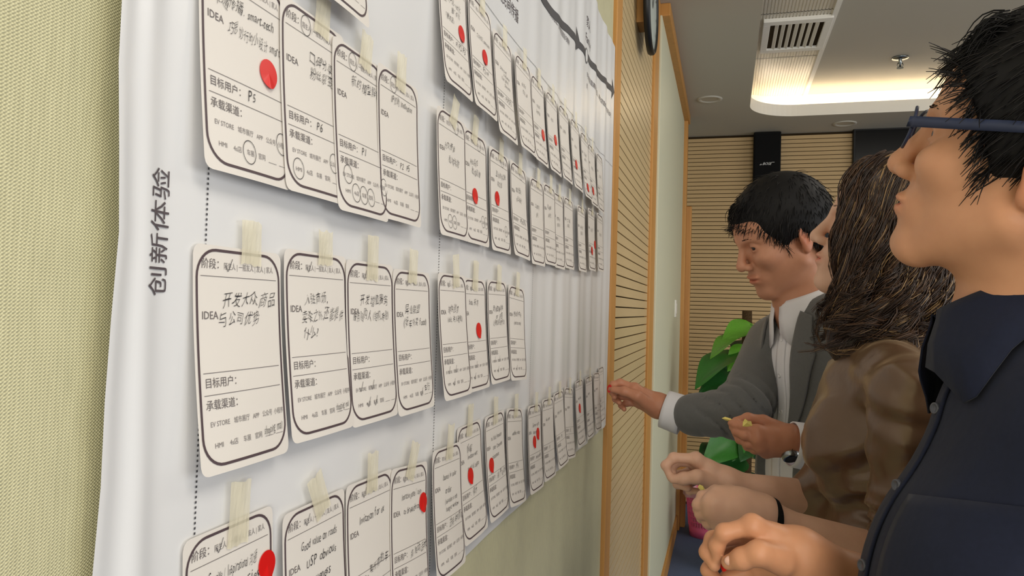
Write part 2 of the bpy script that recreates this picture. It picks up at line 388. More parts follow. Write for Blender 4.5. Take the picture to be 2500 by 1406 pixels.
# ================================================================ POSTER
PY0, PY1, PZ0, PZ1 = .292, 1.935, 1.10, 2.095
def pw(y, z=1.4):
    s = min(1.0, max(0.0, (y-.9)/.5))
    e = math.exp(-((y-PY0)/.012)**2)*.004*(1+.6*math.sin(z*9+1))
    return (.006 + .0007*math.sin(y*24+.5*z) + s*(.0017*math.sin(y*47+.8*math.sin(z*3)) + .0009*math.sin(y*83+z*2))
            + .0028*math.exp(-((y-.318-.004*math.sin(z*7))/.010)**2) + e)
PT_Y, PT_Z = 1.2, PZ0
po = empty('idea_poster', (0, PT_Y, PT_Z), 'large white glossy poster sheet covered with idea cards on the fabric wall', 'poster')
M_POST = mat('poster_vinyl', (226, 226, 226), .30, .5)
M_INK = mat('print_dark', (88, 80, 84), .5, .4); M_INK2 = mat('print_charcoal', (74, 74, 78), .5, .4)
NY, NZ = 620, 24
v, f = [], []
for i in range(NY+1):
    y = PY0+(PY1-PY0)*i/NY
    for j in range(NZ+1):
        z = PZ0+(PZ1-PZ0)*j/NZ
        yy = y - (.0016*math.sin(z*21)+.0012*math.sin(z*47))*(1-min(1, (y-PY0)/.05))
        v.append((pw(y, z), yy-PT_Y, z-PT_Z))
for i in range(NY):
    for j in range(NZ):
        a = i*(NZ+1)+j; f.append((a, a+NZ+1, a+NZ+2, a+1))
pyd('sheet', v, f, M_POST, po, True)
def pmap(a, b): return (pw(a, b)+.0007, a-PT_Y, b-PT_Z)
pr = Print()
pr.text('创新体验', .3335, 1.4005, .0172, width=.0685, rot=PI/2)
link('title_print', pr.mesh('title_print', pmap), M_INK, po)
pr = Print()
for y in (.366, .734, 1.128, 1.525):
    z = PZ0+.004
    while z < 1.768: pr.rect(y-.0007, z, y+.0007, z+.0014); z += .0030
y = .34
while y < PY1-.01: pr.rect(y, 1.7765, y+.0016, 1.7779); y += .0034
link('dotted_lines', pr.mesh('dotted_lines', pmap), M_INK2, po)['kind'] = 'stuff'
pr = Print()
arc = [(1.02, 1.899), (1.162, 1.903), (1.238, 1.908), (1.33, 1.921), (1.454, 1.937), (1.53, 1.939), (1.62, 1.943), (1.721, 1.953), (1.82, 1.964), (1.90, 1.972)]
t = np.linspace(0, 1, 80); ap = np.array(arc); tt = np.linspace(0, 1, len(arc))
xy = np.stack([np.interp(t, tt, ap[:, 0]), np.interp(t, tt, ap[:, 1])], 1)
pr.stroke(xy, .015)
pr.add([(1.425, 1.937-.024), (1.475, 1.937), (1.43, 1.937+.026), (1.437, 1.937)], [(0, 1, 2, 3)])
pr.add([(1.888, 1.972-.026), (1.932, 1.974), (1.892, 1.972+.028), (1.897, 1.973)], [(0, 1, 2, 3)])
link('arrow_print', pr.mesh('arrow_print', lambda a, b: (pw(a, b)+.0008, a-PT_Y, b-PT_Z)), M_INK2, po)
pr = Print(); pr.ring(1.533, 1.938, .0145, .0145, .004, turn=1.0)
link('node_ring', pr.mesh('node_ring', lambda a, b: (pw(a, b)+.0012, a-PT_Y, b-PT_Z)), mat('print_grey', (120, 120, 122), .5, .4), po)
pr = Print(); pr.add([(1.533+.0125*math.cos(k*PI/8), 1.938+.0125*math.sin(k*PI/8)) for k in range(16)], [tuple(range(16))])
link('node_disc', pr.mesh('node_disc', lambda a, b: (pw(a, b)+.0011, a-PT_Y, b-PT_Z)), M_POST, po)
pr = Print()
pr.text('疑问', .988, 1.868, .021); pr.text('的问题', .945, 1.839, .021); pr.text('，触发民间传播', .875, 1.8085, .021, width=.133)
pr.text('·以情感为发展基础，提供情感赋能与精神', 1.165, 1.897, .0125, width=.19)
pr.text('可给家庭高效传播，转化家庭成员共同出行', 1.545, 1.897, .0135, width=.345); pr.text('的', 1.545, 1.873, .0135)
pr.text('家人', 1.528, 2.004, .026); pr.text('Family', 1.522, 1.968, .026)
link('caption_print', pr.mesh('caption_print', pmap), M_INK, po)['kind'] = 'stuff'

# ================================================================ IDEA CARDS
CW, CH = .0865, .133
M_CARD = mat('card_paper', (226, 220, 212), .55, .35)
M_FRAME = mat('card_frame_ink', (84, 70, 74), .5, .4); M_TXT = mat('card_text_ink', (112, 106, 106), .5, .4)
M_OPT = mat('card_option_ink', (140, 135, 134), .5, .4); M_PEN = mat('pen_ink', (50, 48, 52), .5, .4)
_cardmesh = {}
def curl_fn(c):
    def g(u, v_): 
        s = max(0.0, (CH-v_)/CH); return c*(.25*s+.75*s*s*(1.4-.4*s)) + .0012*math.sin(u/CW*PI)*s
    return g
def rounded(x0, y0, x1, y1, r, n=8):
    pts = []
    for cx_, cy_, a0 in ((x1-r, y1-r, 0), (x0+r, y1-r, PI/2), (x0+r, y0+r, PI), (x1-r, y0+r, 1.5*PI)):
        for i in range(n+1):
            a = a0+PI/2*i/n; pts.append((cx_+r*math.cos(a), cy_+r*math.sin(a)))
    return pts
def card_meshes(c):
    if c in _cardmesh: return _cardmesh[c]
    g = curl_fn(c)
    # paper: grid with the corners pulled in
    nu, nv, rr = 10, 18, .006; v, f = [], []
    vrow = [0, .0006, .0015, .003, .006]+[.006+(CH-.012)*q/nv for q in range(1, nv)]+[CH-.006, CH-.003, CH-.0015, CH-.0006, CH]; nv = len(vrow)-1
    for vy in vrow:
        e = max(0.0, rr-min(vy, CH-vy)); ins = rr-math.sqrt(max(0, rr*rr-e*e)) if e > 0 else 0
        for i in range(nu+1):
            uu = ins+(CW-2*ins)*i/nu; v.append((uu, vy, g(uu, vy)))
    for j in range(nv):
        for i in range(nu): a = j*(nu+1)+i; f.append((a, a+1, a+nu+2, a+nu+1))
    paper = bpy.data.meshes.new('paper'); paper.from_pydata(v, [], f); paper.materials.append(M_CARD); paper.shade_smooth()
    fr = Print()
    def dense(pts):
        out = []
        for a, b in zip(pts, pts[1:]+pts[:1]):
            k = max(1, int(math.dist(a, b)/.008))
            out += [(a[0]+(b[0]-a[0])*q/k, a[1]+(b[1]-a[1])*q/k) for q in range(k)]
        return out+[out[0]]
    L = dense(rounded(.0028, .0050, CW-.0028, CH-.0028, .0165))
    fr.stroke(L, .00165)
    up = lambda e: (lambda a, b: (a, b, g(a, b)+e))
    frame = fr.mesh('printed_frame', up(.0004)); frame.materials.append(M_FRAME)
    tx = Print()
    for vv in (.862, .437, .341):
        n_ = 12; tx.stroke([(.006+(CW-.012)*i/n_, CH*vv) for i in range(n_+1)], .00035)
    tx.text('阶段：', .0065, CH*.899, .0066); tx.text('IDEA', .0065, CH*.672, .0066); tx.text('目标用户：', .0068, CH*.376, .0064); tx.text('承载渠道：', .0068, CH*.280, .0064)
    text = tx.mesh('printed_text', up(.0004)); text.materials.append(M_TXT)
    op = Print()
    op.text('陌生人 | 一般友人 | 友人 | 家人', .0265, CH*.899, .0046, width=.050)
    for s_, x, wd in (('EV STORE', .0095, .0165), ('城市展厅', .0300, .0150), ('APP', .0485, .0065), ('公众号', .0585, .0105), ('小程序', .0715, .0105)): op.text(s_, x, CH*.205, .0042, width=wd)
    for s_, x, wd in (('HMI', .0120, .0070), ('4s店', .0250, .0075), ('车展', .0375, .0072), ('官网', .0490, .0072)): op.text(s_, x, CH*.112, .0042, width=wd)
    op.rect(.0600, CH*.108, .0690, CH*.108+.0003); op.rect(.0720, CH*.108, .0800, CH*.108+.0003)
    opt = op.mesh('printed_options', up(.0004)); opt.materials.append(M_OPT)
    _cardmesh[c] = (paper, frame, text, opt, g); return _cardmesh[c]

# name: (TLx, TLy, curl, rot, lines of handwriting [(text, u, v, size)], marks)
SCR = ['精准推送', '线上种草', '用车体验', '品牌活动', '社群运营', '场景体验', '试驾预约', '售后关怀', '智能服务', '亲子活动', '用户故事', '好友推荐']
T0 = ('tick', .031, .91)
def C(name, px, py, curl, rot=0.0, lines=(), marks=(), user='', tape=(.56, 0.0, .030), z=None): return dict(name=name, px=px, py=py, curl=curl, rot=rot, lines=lines, marks=marks, user=user, tape=tape, z=z)
ROWS = {
 'top': [
  C('A0', 728, 0, .014, 0, [], [], z=1.752),
  C('B11', 1069, 0, .013, 0, [('IDEA 产品一体化', .012, .70, .0075), ('推广体验', .034, .64, .0075), ('「朋友圈」', .012, .55, .0075)], [], 'P1 P2 P3', z=1.762),
  C('B12', 1142, -5, .013, 0, [('工业化4S店 conversation', .026, .66, .0068)], [], 'P2→P', z=1.762),
  C('B13', 1204, 65, .013, 0, [('Drive a my', .026, .66, .0070), ('in Attention', .040, .62, .0065), ('(like family)', .030, .57, .0065), ('Share time', .042, .52, .0065)], [], 'P1.P2.P3'),
  C('B14', 1255, 123, .013, 0, [('体验到家', .030, .70, .0070), ('试驾 送车', .034, .62, .0070)]),
  C('C11', 1300, 174, .012, 0, [('互动游戏', .030, .66, .0070), ('裂变传播', .026, .58, .0065)]),
  C('C12', 1335, 215, .012, 0, [('到店礼', .030, .66, .0070)]),
  C('C13', 1364, 249, .012, 0, [('回访服务', .030, .66, .0070)]),
  C('C14', 1391, 283, .012, 0, [('关系维护', .030, .60, .0070)]),
  C('D11', 1415, 317, .014, 0, [('家庭出行', .030, .66, .0080), ('亲情车险', .028, .58, .0075)]),
  C('D12', 1437, 346, .012, 0, [('节日祝福', .030, .60, .0080)]),
  C('D13', 1459, 370, .008, 0, [('家人共享', .030, .60, .0080)]),
 ],
 'second': [
  C('A11', 494, 0, .010, 0, [('卡通传播. smart-tech', .012, .76, .0090), ('巧思妙行的小设计 smart', .024, .655, .0092)], [('ring', .0400, .125), ('ring', .0765, .222)], 'P5', (.6, 0, .03), z=1.607),
  C('A12', 691, -5, .010, 0, [('口碑分享', .034, .735, .0094), ('粉丝裂变', .034, .655, .0094)], [('ring', .0310, .915), ('ring', .0640, .222), ('ring', .0775, .222), ('ring', .0152, .125)], 'P6', (.60, -.1, .030), z=1.607),
  C('A13', 815, 82, .010, 0, [('新的模型解刨', .028, .775, .0092)], [('ring', .0310, .915), ('ring', .0170, .222), ('ring', .0280, .125), ('ring', .0405, .125), ('ring', .0530, .125), ('ring', .0800, .222)], 'P1', (.60, -.15, .030)),
  C('A14', 921, 148, .008, 0, [('IP赞助 Innovation', .026, .79, .0090)], [('ring', .0310, .915)], 'P2  P5', (.52, -.1, .034)),
  C('B21', 1064, 254, .008, 0, [('社交传播', .020, .70, .0090), ('私域运营', .030, .60, .0090)], [('ring', .0560, .915), ('ring', .0280, .125), ('ring', .0405, .125)], '', (.55, -.3, .034)),
  C('B22', 1138, 305, .008, 0, [('粉丝裂变', .022, .71, .0090), ('私域运维', .026, .62, .0090)], [('ring', .0560, .915), ('ring', .0630, .222), ('ring', .0760, .222)], '', (.45, -.2, .034)),
  C('B23', 1200, 353, .008, 0, [('互动活动口碑', .026, .74, .0085), ('车友会', .032, .65, .0085)], [('ring', .0560, .915), ('ring', .0640, .222)], ''),
  C('B24', 1248, 387, .012, -.04, [('集赞送礼', .026, .70, .0085), ('关注福利', .026, .60, .0085)], [('ring', .0560, .915)], 'P3.P5.P6'),
  C('C21', 1292, 428, .007, 0, [('口碑推荐', .030, .66, .0080), ('好礼', .034, .56, .0080)]),
  C('C22', 1325, 443, .007, 0, [('赠送里程', .026, .70, .0080), ('服务包', .030, .60, .0080)]),
  C('C23', 1354, 465, .007, 0, [('老友带新', .026, .64, .0080), ('同城活动', .026, .56, .0080)]),
  C('C24', 1379, 477, .006, 0, [('工厂参观', .026, .66, .0080), ('自驾游', .026, .58, .0080)]),
  C('D21', 1410, 498, .007, 0, [('亲子试驾', .030, .66, .0080), ('家庭日', .030, .57, .0080)]),
  C('D22', 1433, 506, .006, 0, [('家庭账户', .030, .64, .0080)]),
  C('D23', 1456, 518, .006, 0, [('家人权益', .030, .62, .0080)]),
 ],
 'third': [
  C('A21', 487, 592, .012, 0, [('开发大众商品', .024, .735, .0100), ('与公司优势', .020, .645, .0100)], [T0, ('hand', 'shopping mall', .0590, .118, .0075)], '', (.60, 0, .0275)),
  C('A22', 702, 605, .012, 0, [('入驻商场,', .024, .715, .0096), ('卖车之外,还能提供', .019, .625, .0096), ('什么?', .020, .535, .0096)], [T0, ('hand', 'shopping mall', .0590, .118, .0070)], '', (.60, 0, .026)),
  C('A23', 848, 632, .010, 0, [('开发增值服务', .022, .735, .0092), ('服务陪购人 (结构,金融)', .010, .635, .0092)], [T0, ('tick', .0180, .225), ('tick', .0370, .225), ('tick', .0290, .125), ('tick', .0410, .125)], '', (.50, 0, .038)),
  C('A24', 960, 655, .010, 0, [('异业联盟', .024, .700, .0098), ('(好车外卖 food)', .020, .605, .0092)], [T0, ('tick', .0530, .125), ('hand', '车行', .0600, .125, .0075)], '', (.48, -.05, .032)),
  C('B31', 1066, 664, .012, 0, [('提供创意', .026, .685, .0098), ('(old, 关系政策)', .024, .61, .0080)], [T0, ('tick', .0180, .225), ('tick', .0370, .225), ('tick', .0290, .125)], '', (.58, .12, .036)),
  C('B32', 1136, 677, .010, 0, [('boss 来访', .022, .765, .0090)], [T0, ('tick', .0370, .225), ('tick', .0290, .125)], '', (.50, -.1, .036)),
  C('B33', 1195, 682, .010, 0, [('走进直播间讲', .022, .70, .0085), ('or  讲座', .034, .625, .0085), ('让朋友免费参加', .020, .56, .0085)], [T0, ('tick', .0180, .225), ('tick', .0370, .225), ('tick', .0290, .125)], '', (.55, 0, .034)),
  C('B34', 1244, 693, .010, -.06, [('老客维护带新', .024, .68, .0085), ('(one on one)', .026, .59, .0080)], [T0, ('tick', .0290, .125)], '', (.50, 0, .034)),
 ],
 'fourth': [
  C('A31', 462, 1326, .012, 0, [('Creative / Inspirational 沟通', .020, .76, .0092), ('stories', .048, .68, .0092)], [T0], '', (.56, -.05, .040)),
  C('A32', 698, 1260, .012, 0, [('Good value on roads', .022, .76, .0092), ('USP obvious', .028, .66, .0092), ('Uniqueness', .024, .56, .0092)], [T0], '', (.52, .45, .034)),
  C('A33', 848, 1188, .012, -.03, [('Invitation for ex', .022, .735, .0092)], [T0, ('hand', '集所有的车', .036, .42, .0085)], '', (.50, 0, .034)),
  C('A34', 956, 1146, .013, -.10, [('Interactive games / story', .024, .77, .0082), ('to breakthrough', .028, .67, .0082)], [T0], '搞 触动话术', (.52, -.35, .036)),
  C('B41', 1053, 1102, .012, -.04, [('launch in solar', .028, .74, .0082), ('order', .034, .63, .0082), ('(hot-value in me)', .032, .55, .0078), ('budget window', .034, .49, .0072)], [], '透明 讲师团队', (.55, -.03, .038)),
  C('B42', 1123, 1047, .014, 0, [('解解', .030, .755, .0100), ('Invitation event', .032, .69, .0080), ('special bill. coupon', .030, .59, .0080)], [T0], '俱乐', (.48, -.1, .038)),
  C('B43', 1189, 1020, .012, 0, [('for Public Innovation', .024, .745, .0078), ('User Comment', .030, .655, .0078), ('placement', .026, .57, .0078)], [], '搞 产品话术', (.50, .05, .036)),
  C('B44', 1239, 997, .014, -.12, [('weather tracer', .028, .72, .0080)], [], 'P系', (.52, .05, .034)),
  C('C41', 1287, 992, .010, -.05, [('Summer night', .028, .74, .0080), ('camping', .030, .66, .0080)], [], 'everybody'),
  C('C42', 1321, 976, .010, -.05, [('live room', .026, .72, .0080)], [], 'P1'),
  C('C43', 1354, 962, .014, 0, [('family tour', .026, .70, .0080)], [], 'P3'),
  C('C44', 1379, 945, .012, -.12, [('together', .026, .70, .0080)], [], 'P2'),
  C('D41', 1404, 932, .010, 0, [('family day', .026, .70, .0080)]),
  C('D42', 1427, 922, .008, 0, [('memory', .026, .70, .0080)]),
  C('D43', 1448, 910, .010, -.06, [('photo wall', .026, .70, .0080)]),
  C('D44', 1463, 899, .008, 0, [('gift', .026, .70, .0080)]),
 ]}
ORD = ['first', 'second', 'third', 'fourth', 'fifth', 'sixth', 'seventh', 'eighth', 'ninth', 'tenth', 'eleventh', 'twelfth', 'thirteenth', 'fourteenth', 'fifteenth', 'sixteenth']
RED = {'A11': [(657, 180)], 'A31': [(653, 1378)], 'A34': [(1034, 1225)], 'B11': [(1128, 83)], 'B12': [(1185, 140)], 'B22': [(1161, 478)], 'B23': [(1215, 484)], 'B32': [(1170, 806)],
       'B42': [(1150, 1161)], 'B43': [(1201, 1135)], 'C11': [(1327, 330)], 'C12': [(1357, 342)], 'C14': [(1408, 402)], 'D11': [(1436, 458)], 'D12': [(1449, 466)],
       'C41': [(1306, 1078), (1314, 1058)], 'D41': [(1416, 996)], 'D22': [(1446, 612), (1453, 597)]}
M_TAPE = mat('masking_tape', (232, 224, 196), .6, .3, alpha=.62)
M_RED = mat('red_sticker', (214, 22, 20), .35, .5)
AX = Matrix(((0, 0, 1), (1, 0, 0), (0, 1, 0)))           # card frame: x along the wall, y up, z off the wall
sd = bpy.data.meshes.new('sticker')
_p = [(0, 0, .0003)]+[(.0092*math.cos(a)*(1-.10*max(0, -math.sin(a))**3), .0092*math.sin(a)*(1.0+.10*max(0, -math.sin(a))**4), .0002+.0014*max(0, -math.sin(a))**6) for a in [2*PI*k/28 for k in range(28)]]
_q = [(0, 0, -.0002)]+[(x, y, z-.0003) for x, y, z in _p[1:]]
sd.from_pydata(_p+_q, [], [(0, 1+k, 1+(k+1) % 28) for k in range(28)]+[(29, 30+(k+1) % 28, 30+k) for k in range(28)]+[(1+k, 30+k, 30+(k+1) % 28, 1+(k+1) % 28) for k in range(28)]); sd.materials.append(M_RED)
for rn, cards in ROWS.items():
    for i, c in enumerate(cards):
        base = .0065
        p = onx(c['px'], c['py'], base+.006)
        if c['z'] is not None:
            p = onx(c['px'], 60 if c['px'] > 1000 else 40, base+.006); p[2] = c['z']
        x0 = max(pw(p[1]+CW*q, p[2]-CH/2) for q in (0, .25, .5, .75, 1)) + .0020 + .0013*(i % 5) * (1 if rn != 'x' else 0)
        paper, frame, text, opt, g = card_meshes(c['curl'])
        red = c['name'] in RED
        lab = 'white idea card, %s from left in the %s card row%s' % (ORD[i], rn, ', with red sticker' if red else '')
        root = empty('idea_card', (x0, p[1], p[2]-CH), lab, 'card', 'idea cards taped to the poster')
        R = AX.to_4x4() @ Matrix.Translation((0, CH, 0)) @ Matrix.Rotation(c['rot'], 4, 'Z') @ Matrix.Translation((0, -CH, 0))
        root.matrix_world = Matrix.Translation((x0, p[1], p[2]-CH)) @ R
        link('paper', paper, None, root); link('printed_frame', frame, None, root); link('printed_text', text, None, root)['kind'] = 'stuff'; link('printed_options', opt, None, root)['kind'] = 'stuff'
        hw = Print()
        for li, (s_, u, v_, sz) in enumerate(c['lines']): hw.hand(s_, u, CH*v_, sz, .02, i*7+li, CW-u-.004)
        if c['user']: hw.hand(c['user'], .041, CH*.370, .0088, .02, i, .045)
        for mk in c['marks']:
            if mk[0] == 'tick': hw.tick(mk[1], CH*mk[2], .0065, .00042)
            elif mk[0] == 'ring': hw.ring(mk[1], CH*mk[2], .0062, .0072, .00045)
            else: hw.hand(mk[1], mk[2], CH*mk[3], mk[4], .05, i, CW-mk[2]-.003)
        if hw.v: link('handwriting', hw.mesh('handwriting', lambda a, b: (a, b, g(a, b)+.0006)), M_PEN, root)['kind'] = 'stuff'
        for si, (sx, sy) in enumerate(RED.get(c['name'], ())):
            off = x0+.004
            for _ in range(4):
                q = onx(sx, sy, off); loc = root.matrix_world.inverted() @ Vector(q); off = x0+g(loc.x, loc.y)+.0012
            st = bpy.data.objects.new('dot_sticker', sd); col.objects.link(st)
            e = .004; sl = (g(loc.x, loc.y+e)-g(loc.x, loc.y-e))/(2*e)
            st.matrix_world = root.matrix_world @ Matrix.Translation((loc.x, loc.y, g(loc.x, loc.y)+.0009)) @ Matrix.Rotation(math.atan(sl), 4, 'X')
            which = '' if len(RED[c['name']]) == 1 else ('lower left ' if si == 0 else 'upper right ')
            tag(st, '%sred dot sticker on the %s card from left in %s row' % (which, ORD[i], rn), 'sticker', 'red dot stickers on the cards')
        # tape strip across the top edge
        if c['name'] in ('A0', 'B11', 'D13', 'D23', 'D44', 'D43'): continue
        fu, tr, tl = c['tape']; tw = .0205
        rg = random.Random(i*17+len(rn)); nn = 7
        v = []; f = []
        top = [rg.uniform(-.0012, .0012) for _ in range(nn)]; bot = [rg.uniform(-.0012, .0012) for _ in range(nn)]
        for q in range(nn):
            xx = -tw/2+tw*q/(nn-1)
            for s_ in range(5):
                yy = (-tl*.5+bot[q])+(tl+top[q]-bot[q])*s_/4; v.append((xx, yy, .0003*math.sin(q*1.3+s_)))
        for q in range(nn-1):
            for s_ in range(4): a = q*5+s_; f.append((a, a+5, a+6, a+1))
        tp = pyd('masking_tape', v, f, M_TAPE)
        tp.matrix_world = root.matrix_world @ Matrix.Translation((CW*fu, CH+.004, .0017)) @ Matrix.Rotation(tr+rg.uniform(-.05, .05), 4, 'Z')
        tag(tp, 'cream masking tape on top of the %s card from left, %s row' % (ORD[i], rn), 'tape', 'masking tape strips holding the cards')

# ================================================================ PEOPLE: soft-union solids turned into one surface
class SDF:
    def __init__(s): s.p = []; s.disp = None
    def cap(s, a, b, ra, rb=None, k=.01, op=0):
        s.p.append(('c', np.asarray(a, float), np.asarray(b, float), float(ra), float(ra if rb is None else rb), k, op)); return s
    def chain(s, pts, rad, k=.01):
        for i in range(len(pts)-1): s.cap(pts[i], pts[i+1], rad[i], rad[i+1], k)
        return s
    def ell(s, c, r, R=None, k=.01, op=0):
        r = np.asarray(r if np.ndim(r) else (r, r, r), float)
        s.p.append(('e', np.asarray(c, float), r, np.eye(3) if R is None else np.asarray(R, float), None, k, op)); return s
    def _d(s, q, X):
        if q[0] == 'c':
            a, b = q[1].astype(np.float32), q[2].astype(np.float32); ab = b-a; L = float(ab@ab)+1e-12
            pa = X-a; t = np.clip((pa@ab)/L, 0, 1)
            return np.linalg.norm(pa-t[..., None]*ab, axis=-1)-(q[3]+(q[4]-q[3])*t)
        Y = (X-q[1].astype(np.float32))@q[3].astype(np.float32); r = q[2].astype(np.float32)
        k0 = np.linalg.norm(Y/r, axis=-1); k1 = np.linalg.norm(Y/(r*r), axis=-1)+1e-9
        return k0*(k0-1)/k1
    def _bb(s, q):
        m = q[5]+.006
        if q[0] == 'c':
            r = max(q[3], q[4])+m; return np.minimum(q[1], q[2])-r, np.maximum(q[1], q[2])+r
        e = np.abs(q[3])@q[2]+m; return q[1]-e, q[1]+e
    @staticmethod
    def _comb(F, d, k, op):
        if op == 0:
            h = np.maximum(k-np.abs(F-d), 0)/max(k, 1e-6); return np.minimum(F, d)-h*h*k*.25
        d = -d; h = np.maximum(k-np.abs(F-d), 0)/max(k, 1e-6); return np.maximum(F, d)+h*h*k*.25
    def at(s, X):
        X = np.asarray(X, np.float32); F = np.full(X.shape[:-1], 10.0, np.float32)
        for q in s.p: F = s._comb(F, s._d(q, X), q[5], q[6])
        if s.disp is not None: F = F+s.disp(X)
        return F
    def mesh(s, h, lo=None, hi=None):
        bbs = [s._bb(q) for q in s.p if q[6] == 0]
        L0 = np.min([b[0] for b in bbs], 0)-2*h; H0 = np.max([b[1] for b in bbs], 0)+2*h
        if lo is not None: L0 = np.maximum(L0, lo)
        if hi is not None: H0 = np.minimum(H0, hi)
        n = np.ceil((H0-L0)/h).astype(int)+1
        ax = [(L0[i]+h*np.arange(n[i])).astype(np.float32) for i in range(3)]
        F = np.full(n, 10.0, np.float32)
        for q in s.p:
            a, b = s._bb(q); i0 = np.clip(np.floor((a-L0)/h).astype(int), 0, n); i1 = np.clip(np.ceil((b-L0)/h).astype(int)+1, 0, n)
            if np.any(i1 <= i0): continue
            sl = tuple(slice(i0[j], i1[j]) for j in range(3))
            X = np.stack(np.meshgrid(*[ax[j][sl[j]] for j in range(3)], indexing='ij'), -1)
            F[sl] = s._comb(F[sl], s._d(q, X), q[5], q[6])
        if s.disp is not None:
            near = np.argwhere(np.abs(F) < .04)
            X = np.stack([ax[j][near[:, j]] for j in range(3)], -1); F[tuple(near.T)] += s.disp(X)
        return nets(F, L0, h)
def nets(F, L0, h):
    F = F.copy()
    for a in range(3):                      # close the surface at the borders of the block
        sl = [slice(None)]*3
        for e in (0, -1): sl[a] = e; F[tuple(sl)] = np.maximum(F[tuple(sl)], 1e-3)
    ins = F < 0; cs = [(i, j, k) for i in (0, 1) for j in (0, 1) for k in (0, 1)]
    n = F.shape; sub = lambda A, c: A[c[0]:n[0]-1+c[0], c[1]:n[1]-1+c[1], c[2]:n[2]-1+c[2]]
    cnt = sum(sub(ins, c).astype(np.int8) for c in cs); msk = (cnt > 0) & (cnt < 8)
    ix = np.argwhere(msk); N = len(ix)
    val = {c: F[ix[:, 0]+c[0], ix[:, 1]+c[1], ix[:, 2]+c[2]] for c in cs}
    acc = np.zeros((N, 3)); w = np.zeros(N)
    for a in cs:
        for ax in range(3):
            if a[ax]: continue
            b = list(a); b[ax] = 1; b = tuple(b); va, vb = val[a], val[b]; x = (va < 0) != (vb < 0)
            t = np.where(x, va/np.where(x, va-vb, 1), 0); p = np.array(a, float)[None].repeat(N, 0); p[:, ax] += t
            acc += p*x[:, None]; w += x
    V = L0+h*(ix+acc/w[:, None])
    idv = np.full(msk.shape, -1, np.int64); idv[tuple(ix.T)] = np.arange(N)
    Q = []
    for ax in range(3):
        o1, o2 = [(1, 2), (2, 0), (0, 1)][ax]
        sl0 = [slice(None)]*3; sl1 = [slice(None)]*3; sl0[ax] = slice(0, -1); sl1[ax] = slice(1, None)
        A, B = ins[tuple(sl0)], ins[tuple(sl1)]; e = np.argwhere(A != B)
        e = e[(e[:, o1] > 0) & (e[:, o2] > 0) & (e[:, o1] < n[o1]-1) & (e[:, o2] < n[o2]-1)]
        def g(d1, d2):
            q = e.copy(); q[:, o1] += d1; q[:, o2] += d2; return idv[tuple(q.T)]
        q = np.stack([g(-1, -1), g(0, -1), g(0, 0), g(-1, 0)], 1); fl = ~A[tuple(e.T)]
        q[fl] = q[fl][:, ::-1]; Q.append(q)
    return V, np.concatenate(Q)
def relax(V, Q, it=2, lam=.5):
    for _ in range(it):
        a = np.zeros_like(V); c = np.zeros(len(V))
        for i, j in ((0, 1), (1, 2), (2, 3), (3, 0)):
            np.add.at(a, Q[:, i], V[Q[:, j]]); np.add.at(a, Q[:, j], V[Q[:, i]]); np.add.at(c, Q[:, i], 1); np.add.at(c, Q[:, j], 1)
        V = V+lam*(a/np.maximum(c, 1)[:, None]-V)
    return V
def join(parts):
    V = []; Q = []; o = 0
    for v, q in parts: V.append(v); Q.append(q+o); o += len(v)
    return np.concatenate(V), np.concatenate(Q)
def npmesh(name, V, Q, m, parent, root, tint=None):
    me = bpy.data.meshes.new(name); V = V-np.array(root.location)
    me.vertices.add(len(V)); me.vertices.foreach_set('co', V.astype(np.float32).ravel())
    k = Q.shape[1]
    me.loops.add(len(Q)*k); me.loops.foreach_set('vertex_index', Q.astype(np.int32).ravel())
    me.polygons.add(len(Q)); me.polygons.foreach_set('loop_start', np.arange(0, len(Q)*k, k, dtype=np.int32))
    me.update(calc_edges=True); me.validate()
    if tint is not None:
        a = me.color_attributes.new('tint', 'FLOAT_COLOR', 'POINT'); a.data.foreach_set('color', np.concatenate([tint, np.ones((len(V), 1))], 1).astype(np.float32).ravel())
    return link(name, me, m, parent, True)

def skin_mat(name, rgb):
    m = mat(name, rgb, .48, .38, sss=.12, bump=(260, .10, .0008, (1, 1, 1))); nt = m.node_tree; b = nt.nodes['Principled BSDF']
    at = nt.nodes.new('ShaderNodeAttribute'); at.attribute_name = 'tint'
    n = nt.nodes.new('ShaderNodeTexNoise'); n.inputs['Scale'].default_value = 45; tc = nt.nodes.new('ShaderNodeTexCoord'); nt.links.new(tc.outputs['Object'], n.inputs['Vector'])
    c = lin(rgb); m1 = nt.nodes.new('ShaderNodeMix'); m1.data_type = 'RGBA'; m1.inputs[6].default_value = (c[0]*.90, c[1]*.86, c[2]*.84, 1); m1.inputs[7].default_value = (min(1, c[0]*1.08), c[1]*1.1, c[2]*1.1, 1)
    nt.links.new(n.outputs['Fac'], m1.inputs[0])
    mx = nt.nodes.new('ShaderNodeMix'); mx.data_type = 'RGBA'; mx.blend_type = 'MULTIPLY'; mx.inputs[0].default_value = 1.0
    nt.links.new(m1.outputs[2], mx.inputs[6]); nt.links.new(at.outputs['Color'], mx.inputs[7]); nt.links.new(mx.outputs[2], b.inputs['Base Color'])
    return m
def lframe(px, py, dep):
    O = P(px, py, dep); T = CAM-O; T /= np.linalg.norm(T); L = -RT; L = L-T*(L@T); L /= np.linalg.norm(L); return O, L, np.cross(L, T), T
